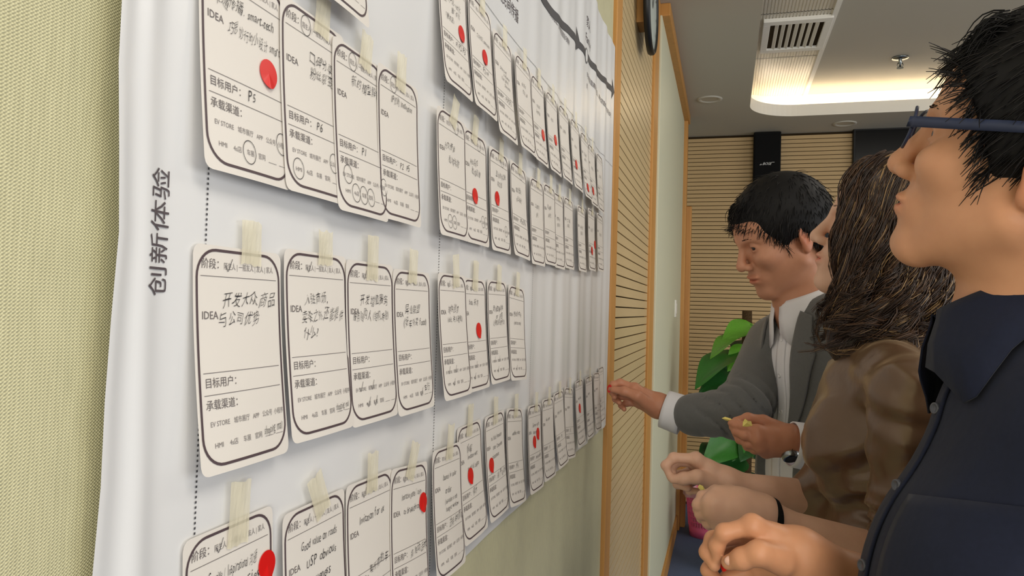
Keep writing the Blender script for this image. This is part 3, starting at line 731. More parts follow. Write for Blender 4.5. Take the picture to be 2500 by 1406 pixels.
def axes(fr, yaw=0.0, pitch=0.0, roll=0.0):
    """columns forward, left, up; yaw turns from image-left towards the camera, pitch raises the front"""
    O, L, U, T = fr; y, p, r_ = map(math.radians, (yaw, pitch, roll))
    f0 = math.cos(y)*L+math.sin(y)*T; l0 = -math.sin(y)*L+math.cos(y)*T
    f = math.cos(p)*f0+math.sin(p)*U; u = -math.sin(p)*f0+math.cos(p)*U
    l, u = math.cos(r_)*l0+math.sin(r_)*u, -math.sin(r_)*l0+math.cos(r_)*u
    return np.stack([f, l, u], 1)

def head_sdf(S, O, R, s=1.0, fem=False, ear=True):
    g = lambda *p: O+R@(np.array(p)*s)
    jw = .86 if fem else 1.0
    S.ell(g(-.014, 0, .036), np.array((.098, .076, .086))*s, R, .02)
    S.ell(g(.030, 0, -.026), np.array((.062, .060*jw+.004, .084))*s, R, .03*s)
    S.ell(g(.050, 0, .046), np.array((.046, .060, .046))*s, R, .03*s)
    for e in (-1, 1):
        S.cap(g(.004, e*.056*jw, -.052), g(.066, e*.014, -.105), .022*s, .017*s, .022*s)
        S.ell(g(.066, e*.041, -.022), np.array((.026, .022, .020))*s, R, .02*s)
        S.cap(g(.076, e*.044, .022), g(.092, e*.012, .020), .008*s, .009*s, .014*s)
    S.ell(g(.074, 0, -.104), np.array((.020, .020*jw, .017))*s, R, .016*s)
    S.ell(g(.078, 0, -.066), np.array((.020, .030, .026))*s, R, .016*s)
    S.cap(g(.092, 0, .014), g(.112, 0, -.028), .0070*s, .0100*s, .012*s)
    S.ell(g(.111, 0, -.034), np.array((.0115, .0105, .0095))*s, R, .007*s)
    for e in (-1, 1): S.ell(g(.101, e*.0125, -.037), np.array((.011, .0072, .0080))*s, R, .006*s)
    S.ell(g(.0945, 0, -.0625), np.array((.0095, .024, .0058))*s, R, .005*s)
    S.ell(g(.0925, 0, -.0735), np.array((.0095, .020, .0070))*s, R, .005*s)
    S.ell(g(.101, 0, -.0680), np.array((.010, .024, .0014))*s, R, .003*s, op=1)
    for e in (-1, 1):
        S.ell(g(.093, e*.032, .004), np.array((.013, .017, .0115))*s, R, .012*s, op=1)
        S.ell(g(.0785, e*.0315, .004), np.array((.0145, .0150, .0140))*s, R, .004*s)
        S.ell(g(.0930, e*.0325, .0030), np.array((.010, .0125, .0040))*s, R, .003*s, op=1)
        S.ell(g(.104, e*.006, -.0425), np.array((.004, .0032, .003))*s, R, .003*s, op=1)
    if ear:
        for e in (-1, 1):
            ra = math.radians(e*18); ry = R@np.array(((math.cos(ra), -math.sin(ra), 0), (math.sin(ra), math.cos(ra), 0), (0, 0, 1)))
            S.ell(g(-.012, e*.079, -.002), np.array((.019, .0075, .031))*s, ry, .006*s)
            S.ell(g(-.007, e*.079, -.027), np.array((.011, .0065, .013))*s, ry, .006*s)
            S.ell(g(-.010, e*.087, .002), np.array((.011, .006, .018))*s, ry, .005*s, op=1)
            S.ell(g(-.003, e*.082, -.008), np.array((.006, .005, .007))*s, ry, .004*s)
def head_tint(V, O, R, s, base, lips=(1.0, .72, .70), beard=False):
    q = (V-O)@R/s
    t = np.ones((len(V), 3))*np.array(base)
    def blob(c, r): return np.exp(-(((q-np.array(c))/np.array(r))**2).sum(1))
    lp = np.clip(blob((.1, 0, -.068), (.018, .020, .0085))*1.6, 0, 1)[:, None]
    t = t*(1-lp)+t*np.array(lips)*lp
    er = np.clip(blob((-.01, .085, -.005), (.025, .014, .035))+blob((-.01, -.085, -.005), (.025, .014, .035)), 0, 1)[:, None]
    t = t*(1-er)+t*np.array((1.05, .80, .74))*er
    if beard:
        bd = np.clip(blob((.09, 0, -.095), (.035, .03, .016))+.8*blob((.1, 0, -.052), (.02, .022, .006)), 0, 1)[:, None]*.35
        t = t*(1-bd)+t*np.array((.72, .74, .78))*bd
    return t
M_EYEW = mat('eye_white', (225, 220, 212), .2, .5); M_IRIS = mat('iris_dark', (38, 24, 18), .15, .5)
def eyes(root, O, R, s):
    for e in (-1, 1):
        c = O+R@(np.array((.0775, e*.0315, .004))*s)
        v, f = lathe([(.0118*s*math.sin(a), .0118*s*math.cos(a)) for a in np.linspace(0.0, PI, 16)], 20)
        W_ = [c-np.array(root.location)+R@np.array((z, x, y)) for x, y, z in v]
        me = bpy.data.meshes.new('eye'); me.from_pydata([tuple(p) for p in W_], [], f); me.materials.append(M_EYEW); me.materials.append(M_IRIS)
        for i, p in enumerate(me.polygons): p.material_index = 1 if (i % 15) < 4 else 0
        link('eye', me, None, root, True)
def brows(root, O, R, s, m, thick=1.0):
    rg = np.random.default_rng(3)
    for e in (-1, 1):
        S_ = []
        for k in range(70):
            t = k/69; b = np.array((.0985-.022*t*t, e*(.012+.036*t), .0225+.006*math.sin(t*2.4)-.002*t)) + rg.normal(0, .0011, 3)*thick
            d = np.array((-.002, e*.006, .0022-.004*t)); S_.append([O+R@(b*s), O+R@((b+d*.5+np.array((.0012, 0, 0)))*s), O+R@((b+d)*s)])
        V, Q = strands(S_, .0006*thick, .0002); npmesh('eyebrow', V, Q, m, root, root)
def strands(paths, r0, r1):
    """three sided tapering hairs"""
    V = []; Q = []; o = 0
    for p in paths:
        p = np.asarray(p, float); n = len(p); t = np.gradient(p, axis=0); t /= np.linalg.norm(t, axis=1)[:, None]+1e-9
        a = np.cross(t, np.array((.31, .52, .79))); a /= np.linalg.norm(a, axis=1)[:, None]+1e-9; b = np.cross(t, a)
        r = (r0+(r1-r0)*np.linspace(0, 1, n)**1.5)[:, None]
        V.append(np.stack([p+r*a, p+r*(-.5*a+.87*b), p+r*(-.5*a-.87*b)], 1).reshape(-1, 3))
        i = np.arange(n-1)[:, None]*3
        for k in range(3):
            q = (k+1) % 3; Q.append(np.concatenate([i+k, i+q, i+3+q, i+3+k], 1)+o)
        o += 3*n
    return np.concatenate(V), np.concatenate(Q)
def hand_sdf(S, wrist, knuckles, fingers, thumb, rw, s=1.0, k=.006, back=None):
    """wrist point, four knuckle points, finger chains that start at their knuckle, thumb chain that starts at the wrist side"""
    for q in knuckles: S.cap(wrist, q, rw, .0115*s, .016*s)
    for a, b in zip(knuckles[:-1], knuckles[1:]):
        S.cap(a, b, .0112*s, .0105*s, .010*s); m0 = wrist*.45+np.asarray(a)*.55; m1 = wrist*.45+np.asarray(b)*.55; S.cap(m0, m1, .0125*s, .0125*s, .012*s)
    rr = [.0102, .0090, .0080, .0066]
    for j, fch in enumerate(fingers):
        z = (1, 1.03, .98, .86)[j]; n = len(fch); S.chain(fch, [x*z*s for x in (rr if n == 4 else [.0102]+rr[4-n+1:])], k*.5)
        for i in range(1, n-1): S.ell(fch[i], rr[min(i, 3)]*z*s*1.06, None, k*.6)
    S.chain(thumb, [.0170*s, .0125*s, .0105*s, .0080*s], k)
    S.ell(thumb[2], .0112*s, None, k*.6)
def PP(*a): return [P(*q) for q in a]
def tone(V, c): return np.ones((len(V), 3))*np.array(c)
def collar(name, root, O, R, r, h, point, m, spread=26, drop=.0, back=.0, flare=.016, gap=8, nseg=40, ell=(1.0, 1.0), S=None):
    """folded shirt collar: stand, fold and falling leaf with two points"""
    rows = []
    for i in range(nseg+1):
        a = math.radians(gap+(360-2*gap)*i/nseg)         # from the wearer's left of the opening round the back
        da = min(a, 2*PI-a); pt = math.exp(-((math.degrees(da)-spread)/17.0)**2)
        c, s_ = math.cos(a)*ell[0], math.sin(a)*ell[1]
        tilt = -drop*max(0, math.cos(a))+back*max(0, -math.cos(a))
        prof = [(r, -.004+tilt), (r*.99, h*.6+tilt), (r*1.0, h+tilt), (r+.003, h+.002+tilt), (r+.006, h*.85+tilt), (r+flare*.7, h*.30+tilt-.25*point*pt), (r+flare+.006*pt, -.008+tilt-point*pt)]
        rows.append([O+R@np.array((q*c, q*s_, z)) for q, z in prof])
    V = np.array(rows).reshape(-1, 3); n = len(rows[0]); Q = []
    if S is not None:                                    # the falling leaf lies on the cloth below it
        low = np.where(np.arange(len(V)) % n >= 4)[0]
        for _ in range(6):
            X = V[low]; F = S.at(X); e = .003; gr = np.stack([S.at(X+np.eye(3)[a]*e)-S.at(X-np.eye(3)[a]*e) for a in range(3)], 1); gr /= np.linalg.norm(gr, axis=1)[:, None]+1e-9
            V[low] = X+gr*np.maximum(0, .0045-F)[:, None]
    for i in range(nseg):
        for j in range(n-1): Q.append((i*n+j, (i+1)*n+j, (i+1)*n+j+1, i*n+j+1))
    o = npmesh(name, V, np.array(Q), m, root, root)
    md = o.modifiers.new('thick', 'SOLIDIFY'); md.thickness = .0022; md.offset = 0
    return o
def march(S, p, d, t0=.30, n=60):
    """first point of the surface coming from outside along -d"""
    ts = np.linspace(t0, -.05, 240); X = np.asarray(p)[None]+ts[:, None]*np.asarray(d)[None]; F = S.at(X)
    i = np.argmax(F < 0)
    if F[i] >= 0: return np.asarray(p)
    if i == 0: return X[0]
    a = F[i-1]/(F[i-1]-F[i]); return X[i-1]+(X[i]-X[i-1])*a
def patch(name, root, S, O, R, poly, m, lift=.004, thick=.003, nu=10, nv=16):
    """cloth panel laid on the surface: poly gives left and right edges as lists of (side, up)"""
    Lf, Rt = poly; V = []; 
    for j in range(nv+1):
        t = j/nv; a = np.array([np.interp(t, np.linspace(0, 1, len(Lf)), [q[c] for q in Lf]) for c in (0, 1)]); b = np.array([np.interp(t, np.linspace(0, 1, len(Rt)), [q[c] for q in Rt]) for c in (0, 1)])
        for i in range(nu+1):
            q = a+(b-a)*i/nu; p = march(S, O+R@np.array((0, q[0], q[1])), R[:, 0]); V.append(p+R[:, 0]*lift)
    Q = [(j*(nu+1)+i, j*(nu+1)+i+1, (j+1)*(nu+1)+i+1, (j+1)*(nu+1)+i) for j in range(nv) for i in range(nu)]
    o = npmesh(name, np.array(V), np.array(Q), m, root, root)
    md = o.modifiers.new('thick', 'SOLIDIFY'); md.thickness = thick; md.offset = 0
    return o
def button(root, p, nrm, r, m, name='button'):
    nrm = np.asarray(nrm)/np.linalg.norm(nrm); a = np.cross(nrm, (0, 0, 1.0)); a /= np.linalg.norm(a); b = np.cross(nrm, a)
    v, f = lathe([(0, .0012), (r*.62, .0012), (r*.72, .0022), (r*.95, .0020), (r, .0008), (r, -.001)], 18)
    pyd(name, [p-np.array(root.location)+x*a+y*b+z*nrm for x, y, z in v], f, m, root, True)
def legs(root, hipL, hipR, footL, footR, fdir, m_tr, m_sh, r=.085):
    S = SDF()
    for hp, ft in ((hipL, footL), (hipR, footR)):
        kn = (np.asarray(hp)+np.asarray(ft))/2+np.asarray(fdir)*.015
        S.cap(hp, kn, r, r*.72, .03); S.cap(kn, np.asarray(ft)+np.array((0, 0, .07)), r*.72, r*.62, .03)
    S.cap(hipL, hipR, r*1.15, r*1.15, .05); mid = (np.asarray(hipL)+np.asarray(hipR))/2; S.ell(mid+np.array((0, 0, .06)), (.13, .13, .12), None, .05)
    V, Q = S.mesh(.011); npmesh('trousers', V, Q, m_tr, root, root)
    for ft in (footL, footR):
        S = SDF(); f3 = np.asarray(fdir); b = np.asarray(ft)
        S.cap(b-f3*.05+np.array((0, 0, .040)), b+f3*.13+np.array((0, 0, .030)), .036, .030, .03); S.cap(b+np.array((0, 0, .05)), b+np.array((0, 0, .09)), .036, .034, .02)
        S.disp = lambda X: np.where(X[:, 2] < .003, .003-X[:, 2]+.002, 0).astype(np.float32)
        V, Q = S.mesh(.007); V[:, 2] = np.maximum(V[:, 2], .0); npmesh('shoe', V, Q, m_sh, root, root)
def hair_cap(O, R, s, fringe=.062, side=-.048, th=.012):
    """short hair mass over the skull with a cut-out for the face"""
    S = SDF(); g = lambda *p: O+R@(np.array(p)*s)
    S.ell(g(-.014, 0, .040), np.array((.098+th, .076+th*.8, .086+th*1.1))*s, R, .02)
    S.ell(g(-.035, 0, -.030), np.array((.078+th*.5, .070+th*.5, .070))*s, R, .03)
    # face, ears and nape stay free
    S.ell(g(.115, 0, -.055), np.array((.105, .12, fringe+.052))*s, R, .012, op=1)
    for e in (-1, 1): S.ell(g(.006, e*.085, side-.04), np.array((.050, .032, .098))*s, R, .010, op=1)
    S.ell(g(-.03, 0, -.135), np.array((.13, .12, .062))*s, R, .012, op=1)
    return S

# ---------------------------------------------------------------- shared cloth and hair looks
M_HAIRB = mat('hair_black', (15, 13, 13), .6, .22); M_HAIRB2 = mat('hair_black_soft', (30, 26, 24), .55, .3)
M_SUIT = mat('suit_grey', (104, 104, 102), .85, .2, sheen=.25, noise=(180, .10, (1, 1, 1)), bump=(500, .25, .0008, (1, 1, 1)))
M_SHIRTW = mat('shirt_white', (232, 230, 232), .75, .25, bump=(14, .35, .006, (1, 1, .4)))
M_TROUSER = mat('trouser_charcoal', (48, 48, 52), .85, .2); M_SHOE = mat('shoe_black', (20, 19, 18), .35, .5)
M_NAVY = mat('shirt_navy', (23, 28, 47), .80, .22, sheen=.05, noise=(240, .18, (1, 1, 1)), bump=(17, .45, .008, (1, 1, .6)))
def velvet_mat():
    m = mat('velvet_taupe', (86, 62, 44), .30, 1.0, sheen=.35, bump=(16, .40, .008, (1, 1, .7))); b = m.node_tree.nodes['Principled BSDF']
    b.inputs['Sheen Roughness'].default_value = .35; b.inputs['Specular Tint'].default_value = (1.0, .84, .66, 1); b.inputs['Sheen Tint'].default_value = (*lin((226, 196, 156)), 1); return m
M_VELVET = velvet_mat()
M_BTN = mat('button_smoke', (70, 72, 80), .3, .5); M_BTNW = mat('button_white', (235, 233, 232), .3, .5)
def short_hair(root, S, O, R, s, n, seed, mats, lmin=.016, lmax=.032, droop=.5, sel=None, h=.004, fringe=None, r0=.0011, lift=(.15, .5), jit=.20):
    V, Q = S.mesh(h); V = relax(V, Q, 1); lq = ((V-O)@R/s)[Q].mean(1); Q = Q[(lq[:, 2] > -.03) | (lq[:, 0] < -.04)]
    hair = npmesh('hair', V, Q, mats[0], root, root)
    rg = np.random.default_rng(seed); c = O+R@(np.array((-.014, 0, .036))*s)
    nr = np.zeros_like(V); e1 = V[Q[:, 2]]-V[Q[:, 0]]; e2 = V[Q[:, 3]]-V[Q[:, 1]]; fn = np.cross(e1, e2)
    for k in range(4): np.add.at(nr, Q[:, k], fn)
    nr /= np.linalg.norm(nr, axis=1)[:, None]+1e-12
    loc = (V-O)@R/s; ok = np.where((np.einsum('ij,ij->i', nr, V-c) > .02) & ((loc[:, 2] > -.022) | (loc[:, 0] < -.045)))[0]
    ids = rg.choice(ok, n); crown = np.array((-.045, .012, .13)); A = []; B = []
    for q in ids:
        l = loc[q]; away = l-crown; nl = R.T@nr[q]; tg = away-nl*(away@nl); tg /= np.linalg.norm(tg)+1e-9
        tg = tg+np.array((.25, 0, -.1)); ln = rg.uniform(lmin, lmax)*s
        d = tg+nl*rg.uniform(*lift)+rg.normal(0, jit, 3); d /= np.linalg.norm(d)
        pts = []; p = l*s-nl*.004
        for t in range(5):
            pts.append(O+R@p); p = p+d*ln/4; d = d+np.array((0, 0, -droop*.25))-nl*.06+rg.normal(0, .05, 3); d /= np.linalg.norm(d)
        (A if rg.random() < .7 else B).append(pts)
    if fringe:
        for (y0, y1, x, z, k, ln) in fringe:
            for _ in range(k):
                y = rg.uniform(y0, y1); p = np.array((x+rg.normal(0, .004), y, z+rg.normal(0, .006)))*s; d = np.array((.75, rg.normal(0, .25), -.15+rg.normal(0, .2))); L_ = ln*rg.uniform(.6, 1.1)*s; pts = []
                for t in range(6):
                    pts.append(O+R@p); p = p+d/np.linalg.norm(d)*L_/5; d = d+np.array((-.16, rg.normal(0, .08), -.30))
                A.append(pts)
    for nm, S_, m in (('hair_strands', A, mats[0]), ('hair_strands', B, mats[1])):
        if S_:
            V2, Q2 = strands(S_, r0, .0003); o = npmesh(nm, V2, Q2, m, root, root); o.parent = hair; o['kind'] = 'stuff'
    return hair
def cuff_tube(name, root, a, b, r0, r1, m, sq=1.0):
    pts = [a+(b-a)*t for t in np.linspace(0, 1, 6)]; v, f = tube(pts, np.linspace(r0, r1, 6), 28, cap=False, flat=sq)
    o = npmesh(name, np.array(v), np.array(f), m, root, root); md = o.modifiers.new('thick', 'SOLIDIFY'); md.thickness = .003; md.offset = 1; return o
def wrinkle(center_axis, amp, ridge=False):
    """soft fold field built from a few slanted waves"""
    rg = np.random.default_rng(int(amp*1e6)); W_ = [(rg.normal(0, 1, 3), rg.uniform(0, 6), rg.uniform(.5, 1)) for _ in range(6)]
    def f(X):
        r_ = np.zeros(len(X), np.float32)
        for d, ph, a in W_:
            if ridge: r_ += (a*2.2*(np.abs(np.sin(X@(d*24/np.linalg.norm(d))+ph+1.6*np.sin(X@np.roll(d, 1)*11)))**.7-.65)).astype(np.float32); continue
            r_ += (a*np.sin(X@(d*38/np.linalg.norm(d)*1.0)+ph+2*np.sin(X@np.roll(d, 1)*9))).astype(np.float32)
        return amp*r_/4
    return f

# ================================================================ PERSON IN THE GREY SUIT
SK_A = skin_mat('skin_tan', (194, 138, 108))
frA = lframe(1909, 577, 1.66); HA = frA[0]; RHA = axes(frA, 28, -20, 0)
frT = lframe(2012, 950, 1.66); OA = frT[0]; RA = axes(frT, 36, 0, 0)
gA = lambda *p: OA+RA@np.array(p)
A = empty('person', (OA[0], OA[1], 0), 'person in grey suit and white shirt reaching a red sticker towards the wall', 'person')
neckA = gA(.052, 0, .182)
S = SDF(); head_sdf(S, HA, RHA); S.cap(HA+RHA@np.array((-.022, 0, -.05)), neckA+RA@np.array((-.03, 0, 0)), .056, .060, .03); S.cap(neckA, gA(.0, 0, .08), .058, .07, .02)
V, Q = S.mesh(.0027); parts = [(V, Q, head_tint(V, HA, RHA, 1, (1, 1, 1), beard=True))]
shR, elR, wrR = gA(0, -.185, .115), P(1808, 1006, 1.62), P(1634, 1000, 1.745)
d = 1.755
S = SDF()
knk = PP((1549, 947, d-.006), (1550, 957, d+.012), (1555, 970, d+.022), (1562, 984, d+.024))
hand_sdf(S, P(1606, 990, d), knk,
         [[knk[0]]+PP((1514, 934, d+.004), (1497, 939, d+.004), (1491, 951, d)), [knk[1]]+PP((1512, 948, d+.024), (1496, 957, d+.018), (1500, 969, d+.004)),
          [knk[2]]+PP((1518, 966, d+.030), (1503, 974, d+.022), (1512, 983, d+.004)), [knk[3]]+PP((1530, 984, d+.030), (1517, 990, d+.022), (1524, 999, d+.006))],
         PP((1592, 992, d-.016), (1556, 966, d-.030), (1524, 955, d-.020), (1498, 951, d-.010)), .0235, 1.0)
S.cap(P(1606, 990, d), P(1660, 1006, 1.735), .0255, .028, .012)
V, Q = S.mesh(.0021); parts.append((V, Q, tone(V, (1, .94, .92))))
d = 1.428; S = SDF()
knk = PP((1848, 1052, d-.010), (1851, 1071, d-.012), (1858, 1089, d-.006), (1870, 1103, d+.004))
hand_sdf(S, P(1926, 1076, d), knk,
         [[knk[0]]+PP((1816, 1040, d-.004), (1796, 1036, d+.004), (1785, 1033, d+.010)), [knk[1]]+PP((1818, 1062, d-.006), (1798, 1053, d+.004), (1788, 1043, d+.012)),
          [knk[2]]+PP((1826, 1083, d+.0), (1806, 1073, d+.012), (1796, 1060, d+.020)), [knk[3]]+PP((1842, 1098, d+.006), (1824, 1091, d+.016), (1812, 1078, d+.024))],
         PP((1905, 1050, d+.018), (1864, 1029, d+.020), (1826, 1022, d+.020), (1796, 1028, d+.016)), .0250, 1.0)
S.cap(P(1926, 1076, d), P(1990, 1092, 1.448), .0265, .029, .012)
V, Q = S.mesh(.0021); parts.append((V, Q, tone(V, (1, .93, .90))))
S = SDF(); S.ell(gA(0, 0, 0), (.09, .14, .18), RA, .02); S.ell(gA(0, 0, -.25), (.08, .12, .2), RA, .05); S.cap(gA(0, -.13, .12), gA(0, .13, .12), .035, .035, .03)
S.chain([shR, elR, P(1660, 1006, 1.735)], [.04, .035, .028], .01); V, Q = S.mesh(.009); parts.append((V, Q, tone(V, (1, 1, 1))))
V, Q = join([(a, b) for a, b, c in parts]); npmesh('body', V, Q, SK_A, A, A, np.concatenate([c for a, b, c in parts]))
eyes(A, HA, RHA, 1.0); brows(A, HA, RHA, 1.0, M_HAIRB, 1.2)
short_hair(A, hair_cap(HA, RHA, 1.0, .058, th=.015), HA, RHA, 1.0, 3600, 5, (M_HAIRB, M_HAIRB2), .016, .034, fringe=[(-.045, .03, .062, .092, 260, .045)])
# shirt, jacket
def torso(S, g, R, e=0.0, k=.04):
    S.ell(g(0, 0, .03), (.112+e, .165+e, .195+e), R, k); S.ell(g(.018, 0, -.19), (.118+e, .155+e, .20+e), R, k)
    S.cap(g(-.012, -.135, .130), g(-.012, .135, .130), .050+e, .050+e, k); S.ell(g(-.005, 0, .145), (.07+e, .11+e, .05+e), R, k)
SH = SDF(); torso(SH, gA, RA, -.004); SH.disp = wrinkle(None, .0022)
SH.ell(gA(.045, 0, .222), (.062, .058, .045), RA, .008, op=1)
V, Q = SH.mesh(.006); npmesh('shirt', V, Q, M_SHIRTW, A, A)
J = SDF(); torso(J, gA, RA, .012, .05); J.ell(gA(.005, 0, -.36), (.135, .185, .13), RA, .05)
cut = [gA(.125, 0, .235), gA(.150, 0, .06), gA(.178, 0, -.14), gA(.196, -.01, -.30), gA(.20, -.02, -.50)]
for a, b, r0, r1 in zip(cut, cut[1:], (.068, .068, .076, .092), (.068, .076, .092, .13)): J.cap(a, b, r0, r1, .006, op=1)
J.ell(gA(.040, 0, .240), (.100, .088, .066), RA, .01, op=1)
J.chain([shR, elR, P(1694, 1012, 1.705)], [.068, .056, .049], .03)
elL, wrL = P(2085, 1070, 1.54), P(2016, 1092, 1.47)
J.chain([gA(0, .185, .115), elL, wrL], [.068, .056, .046], .03)
def jd(X):
    f = wrinkle(None, .0026)(X)
    # crease fans at the bend of the reaching arm
    q = X-elR.astype(np.float32); rr = np.linalg.norm(q, axis=1); ax = (elR-shR)/np.linalg.norm(elR-shR)
    return f+.015*np.exp(-(rr/.080)**2)*(1-np.abs(np.sin((q@(RT*.75+UP*.66).astype(np.float32))*105+.6*np.sin((q@FW.astype(np.float32))*60))))**2.2
J.disp = jd
V, Q = J.mesh(.0052); V = relax(V, Q, 1, .4); npmesh('jacket', V, Q, M_SUIT, A, A)
J0 = SDF(); torso(J0, gA, RA, .012, .05); J0.ell(gA(.005, 0, -.36), (.135, .185, .13), RA, .05)
patch('lapel', A, J0, OA, RA, ([(.062, .168), (.056, .05), (.050, -.12)], [(.092, .155), (.112, .07), (.056, -.14)]), M_SUIT, .004, .004)
patch('lapel', A, J0, OA, RA, ([(-.088, .150), (-.100, .07), (-.058, -.14)], [(-.064, .165), (-.056, .05), (-.052, -.12)]), M_SUIT, .004, .004)
RC = RA@np.array(((math.cos(.30), 0, math.sin(.30)), (0, 1, 0), (-math.sin(.30), 0, math.cos(.30))))
collar('shirt_collar', A, neckA+RA@np.array((-.018, 0, -.006)), RC, .064, .038, .050, M_SHIRTW, spread=26, drop=.004, back=.014, flare=.026, S=SH)
pl = patch('placket', A, SH, OA, RA, ([(-.016, .145), (-.016, -.1), (-.016, -.34)], [(.016, .145), (.016, -.1), (.016, -.34)]), M_SHIRTW, .0012, .0015, 4, 24)
for u in (.11, .03, -.05, -.13, -.21, -.29):
    b = march(SH, gA(0, 0, u), RA[:, 0]); button(A, b+RA[:, 0]*.002, RA[:, 0], .0052, M_BTNW, 'shirt_button')
cuff_tube('shirt_cuff', A, P(1668, 1014, 1.735), P(1622, 998, 1.752), .044, .042, M_SHIRTW)
cuff_tube('shirt_cuff', A, P(1992, 1094, 1.430), P(1932, 1084, 1.430), .043, .041, M_SHIRTW)
fd = RA[:, 0].copy(); fd[2] = 0; fd /= np.linalg.norm(fd); sdv = RA[:, 1].copy(); sdv[2] = 0; sdv /= np.linalg.norm(sdv)
hA = np.array((OA[0], OA[1], .86)); fA = np.array((OA[0], OA[1], 0))
legs(A, hA+sdv*.085, hA-sdv*.085, fA+sdv*.11, fA-sdv*.11, fd, M_SUIT, M_SHOE)
# wristwatch, paper scraps, sticker in the fingers
wt = empty('wristwatch', P(1918, 1090, 1.43), 'dark strapped wristwatch below the white cuff of the suited person', 'watch')
ww = np.array(wt.location); ax_ = P(1985, 1092, 1.42)-P(1926, 1076, 1.40); ax_ /= np.linalg.norm(ax_)
n1 = np.cross(ax_, (0, 0, 1.0)); n1 /= np.linalg.norm(n1); n2 = np.cross(ax_, n1)
cw_ = P(1920, 1076, 1.428)
v, f = tube([cw_-ax_*.008, cw_+ax_*.008], [.0318, .0318], 28, cap=False); V = np.array(v); o = npmesh('strap', V, np.array(f), M_BLACK, wt, wt); md = o.modifiers.new('t', 'SOLIDIFY'); md.thickness = .003
dn = -UP*.75-FW*.65; dn -= ax_*(dn@ax_); dn /= np.linalg.norm(dn); e2 = np.cross(dn, ax_)
v, f = lathe([(0, .007), (.014, .007), (.016, .005), (.017, 0), (.017, -.003)], 24); npmesh('case', np.array([cw_+dn*(.0325+z)+ax_*x+e2*y for x, y, z in v]), np.array(f), M_CHROME, wt, wt)
v, f = lathe([(0, .0075), (.0125, .0075)], 24); npmesh('dial', np.array([cw_+dn*(.0325+z)+ax_*x+e2*y for x, y, z in v]), np.array(f), M_BLACK, wt, wt)
M_YEL = mat('yellow_paper', (232, 214, 120), .6, .3)
def scrap(pts, dep, label, bend=.003):
    V = [P(x, y, dep+bend*math.sin(i*1.7)) for i, (x, y) in enumerate(pts)]; c = np.mean(V, 0); n = len(V)
    o = pyd('paper_scrap', [p-c for p in V]+[(P(np.mean([q[0] for q in pts]), np.mean([q[1] for q in pts]), dep-bend)-c)], [(i, (i+1) % n, n) for i in range(n)], M_YEL)
    o.location = c; md = o.modifiers.new('t', 'SOLIDIFY'); md.thickness = .0006; return tag(o, label, 'paper', 'yellow sticker backing papers')
scrap([(1813, 1041), (1814, 1030), (1819, 1022), (1825, 1027), (1833, 1028), (1838, 1042)], 1.413, 'torn yellow backing paper standing up in the suited person\'s left hand')
scrap([(1762, 1021), (1770, 1018), (1784, 1022), (1792, 1028), (1786, 1030), (1770, 1025)], 1.443, 'thin yellow paper strip sticking out past the suited person\'s fingertips')
scrap([(1703, 1189), (1708, 1183), (1716, 1186), (1722, 1196), (1732, 1203), (1722, 1205), (1712, 1199)], 1.16, 'small yellow paper scrap between the hands of the velvet-topped person')
def loose_dot(p, nrm, label, r=.0088):
    st = bpy.data.objects.new('dot_sticker', sd); col.objects.link(st); nrm = Vector(nrm).normalized()
    st.matrix_world = Matrix.Translation(Vector(p)) @ nrm.to_track_quat('Z', 'Y').to_matrix().to_4x4(); tag(st, label, 'sticker', 'red dot stickers held in fingers'); return st
loose_dot(P(1488, 948, 1.752), -RT*1.0-FW*.5+UP*.2, 'red dot sticker on the suited person\'s outstretched fingertip')

# ================================================================ WOMAN IN THE VELVET TOP
SK_B = skin_mat('skin_fair', (218, 174, 148))
frB = lframe(2171, 574, 1.24); HB = frB[0]; RHB = axes(frB, 4, 15, 0); sB = .97
frT = lframe(2165, 1060, 1.20); OB = frT[0]; RB = axes(frT, 6, 0, 0)
gB = lambda *p: OB+RB@np.array(p)
B = empty('person', (OB[0], OB[1], 0), 'person in taupe velvet top holding yellow paper scraps in both hands', 'person')
neckB = gB(.012, 0, .125)
S = SDF(); head_sdf(S, HB, RHB, sB, True); S.cap(HB+RHB@np.array((-.020, 0, -.05)), neckB, .046, .050, .03); S.cap(neckB, gB(0, 0, .04), .05, .08, .03); S.cap(gB(.01, -.07, .085), gB(.01, .07, .085), .03, .03, .03)
V, Q = S.mesh(.0028); parts = [(V, Q, head_tint(V, HB, RHB, sB, (1, 1, 1), (1.0, .60, .58)))]
d = 1.235; S = SDF()
knk = PP((1699, 1120, d-.008), (1698, 1128, d+.010), (1702, 1146, d+.022), (1712, 1166, d+.026))
hand_sdf(S, P(1768, 1176, d), knk,
         [[knk[0]]+PP((1645, 1117, d-.004), (1625, 1136, d-.004), (1636, 1164, d-.008)), [knk[1]]+PP((1652, 1126, d+.016), (1637, 1147, d+.014), (1648, 1168, d+.004)),
          [knk[2]]+PP((1660, 1160, d+.026), (1654, 1182, d+.014), (1680, 1192, d-.004)), [knk[3]]+PP((1676, 1184, d+.026), (1684, 1198, d+.010), (1712, 1200, d-.004))],
         PP((1744, 1180, d-.014), (1702, 1164, d-.028), (1670, 1168, d-.020), (1644, 1170, d-.014)), .0200, .90)
S.cap(P(1768, 1176, d), P(1790, 1182, d+.004), .0205, .0205, .01); S.cap(P(1790, 1182, d+.004), P(2030, 1226, 1.270), .0205, .034, .012)
V, Q = S.mesh(.0022); parts.append((V, Q, tone(V, (.96, .95, .94))))
d = 1.05; S = SDF()
knk = PP((1752, 1210, d-.004), (1738, 1226, d-.014), (1740, 1248, d-.012), (1752, 1272, d-.002))
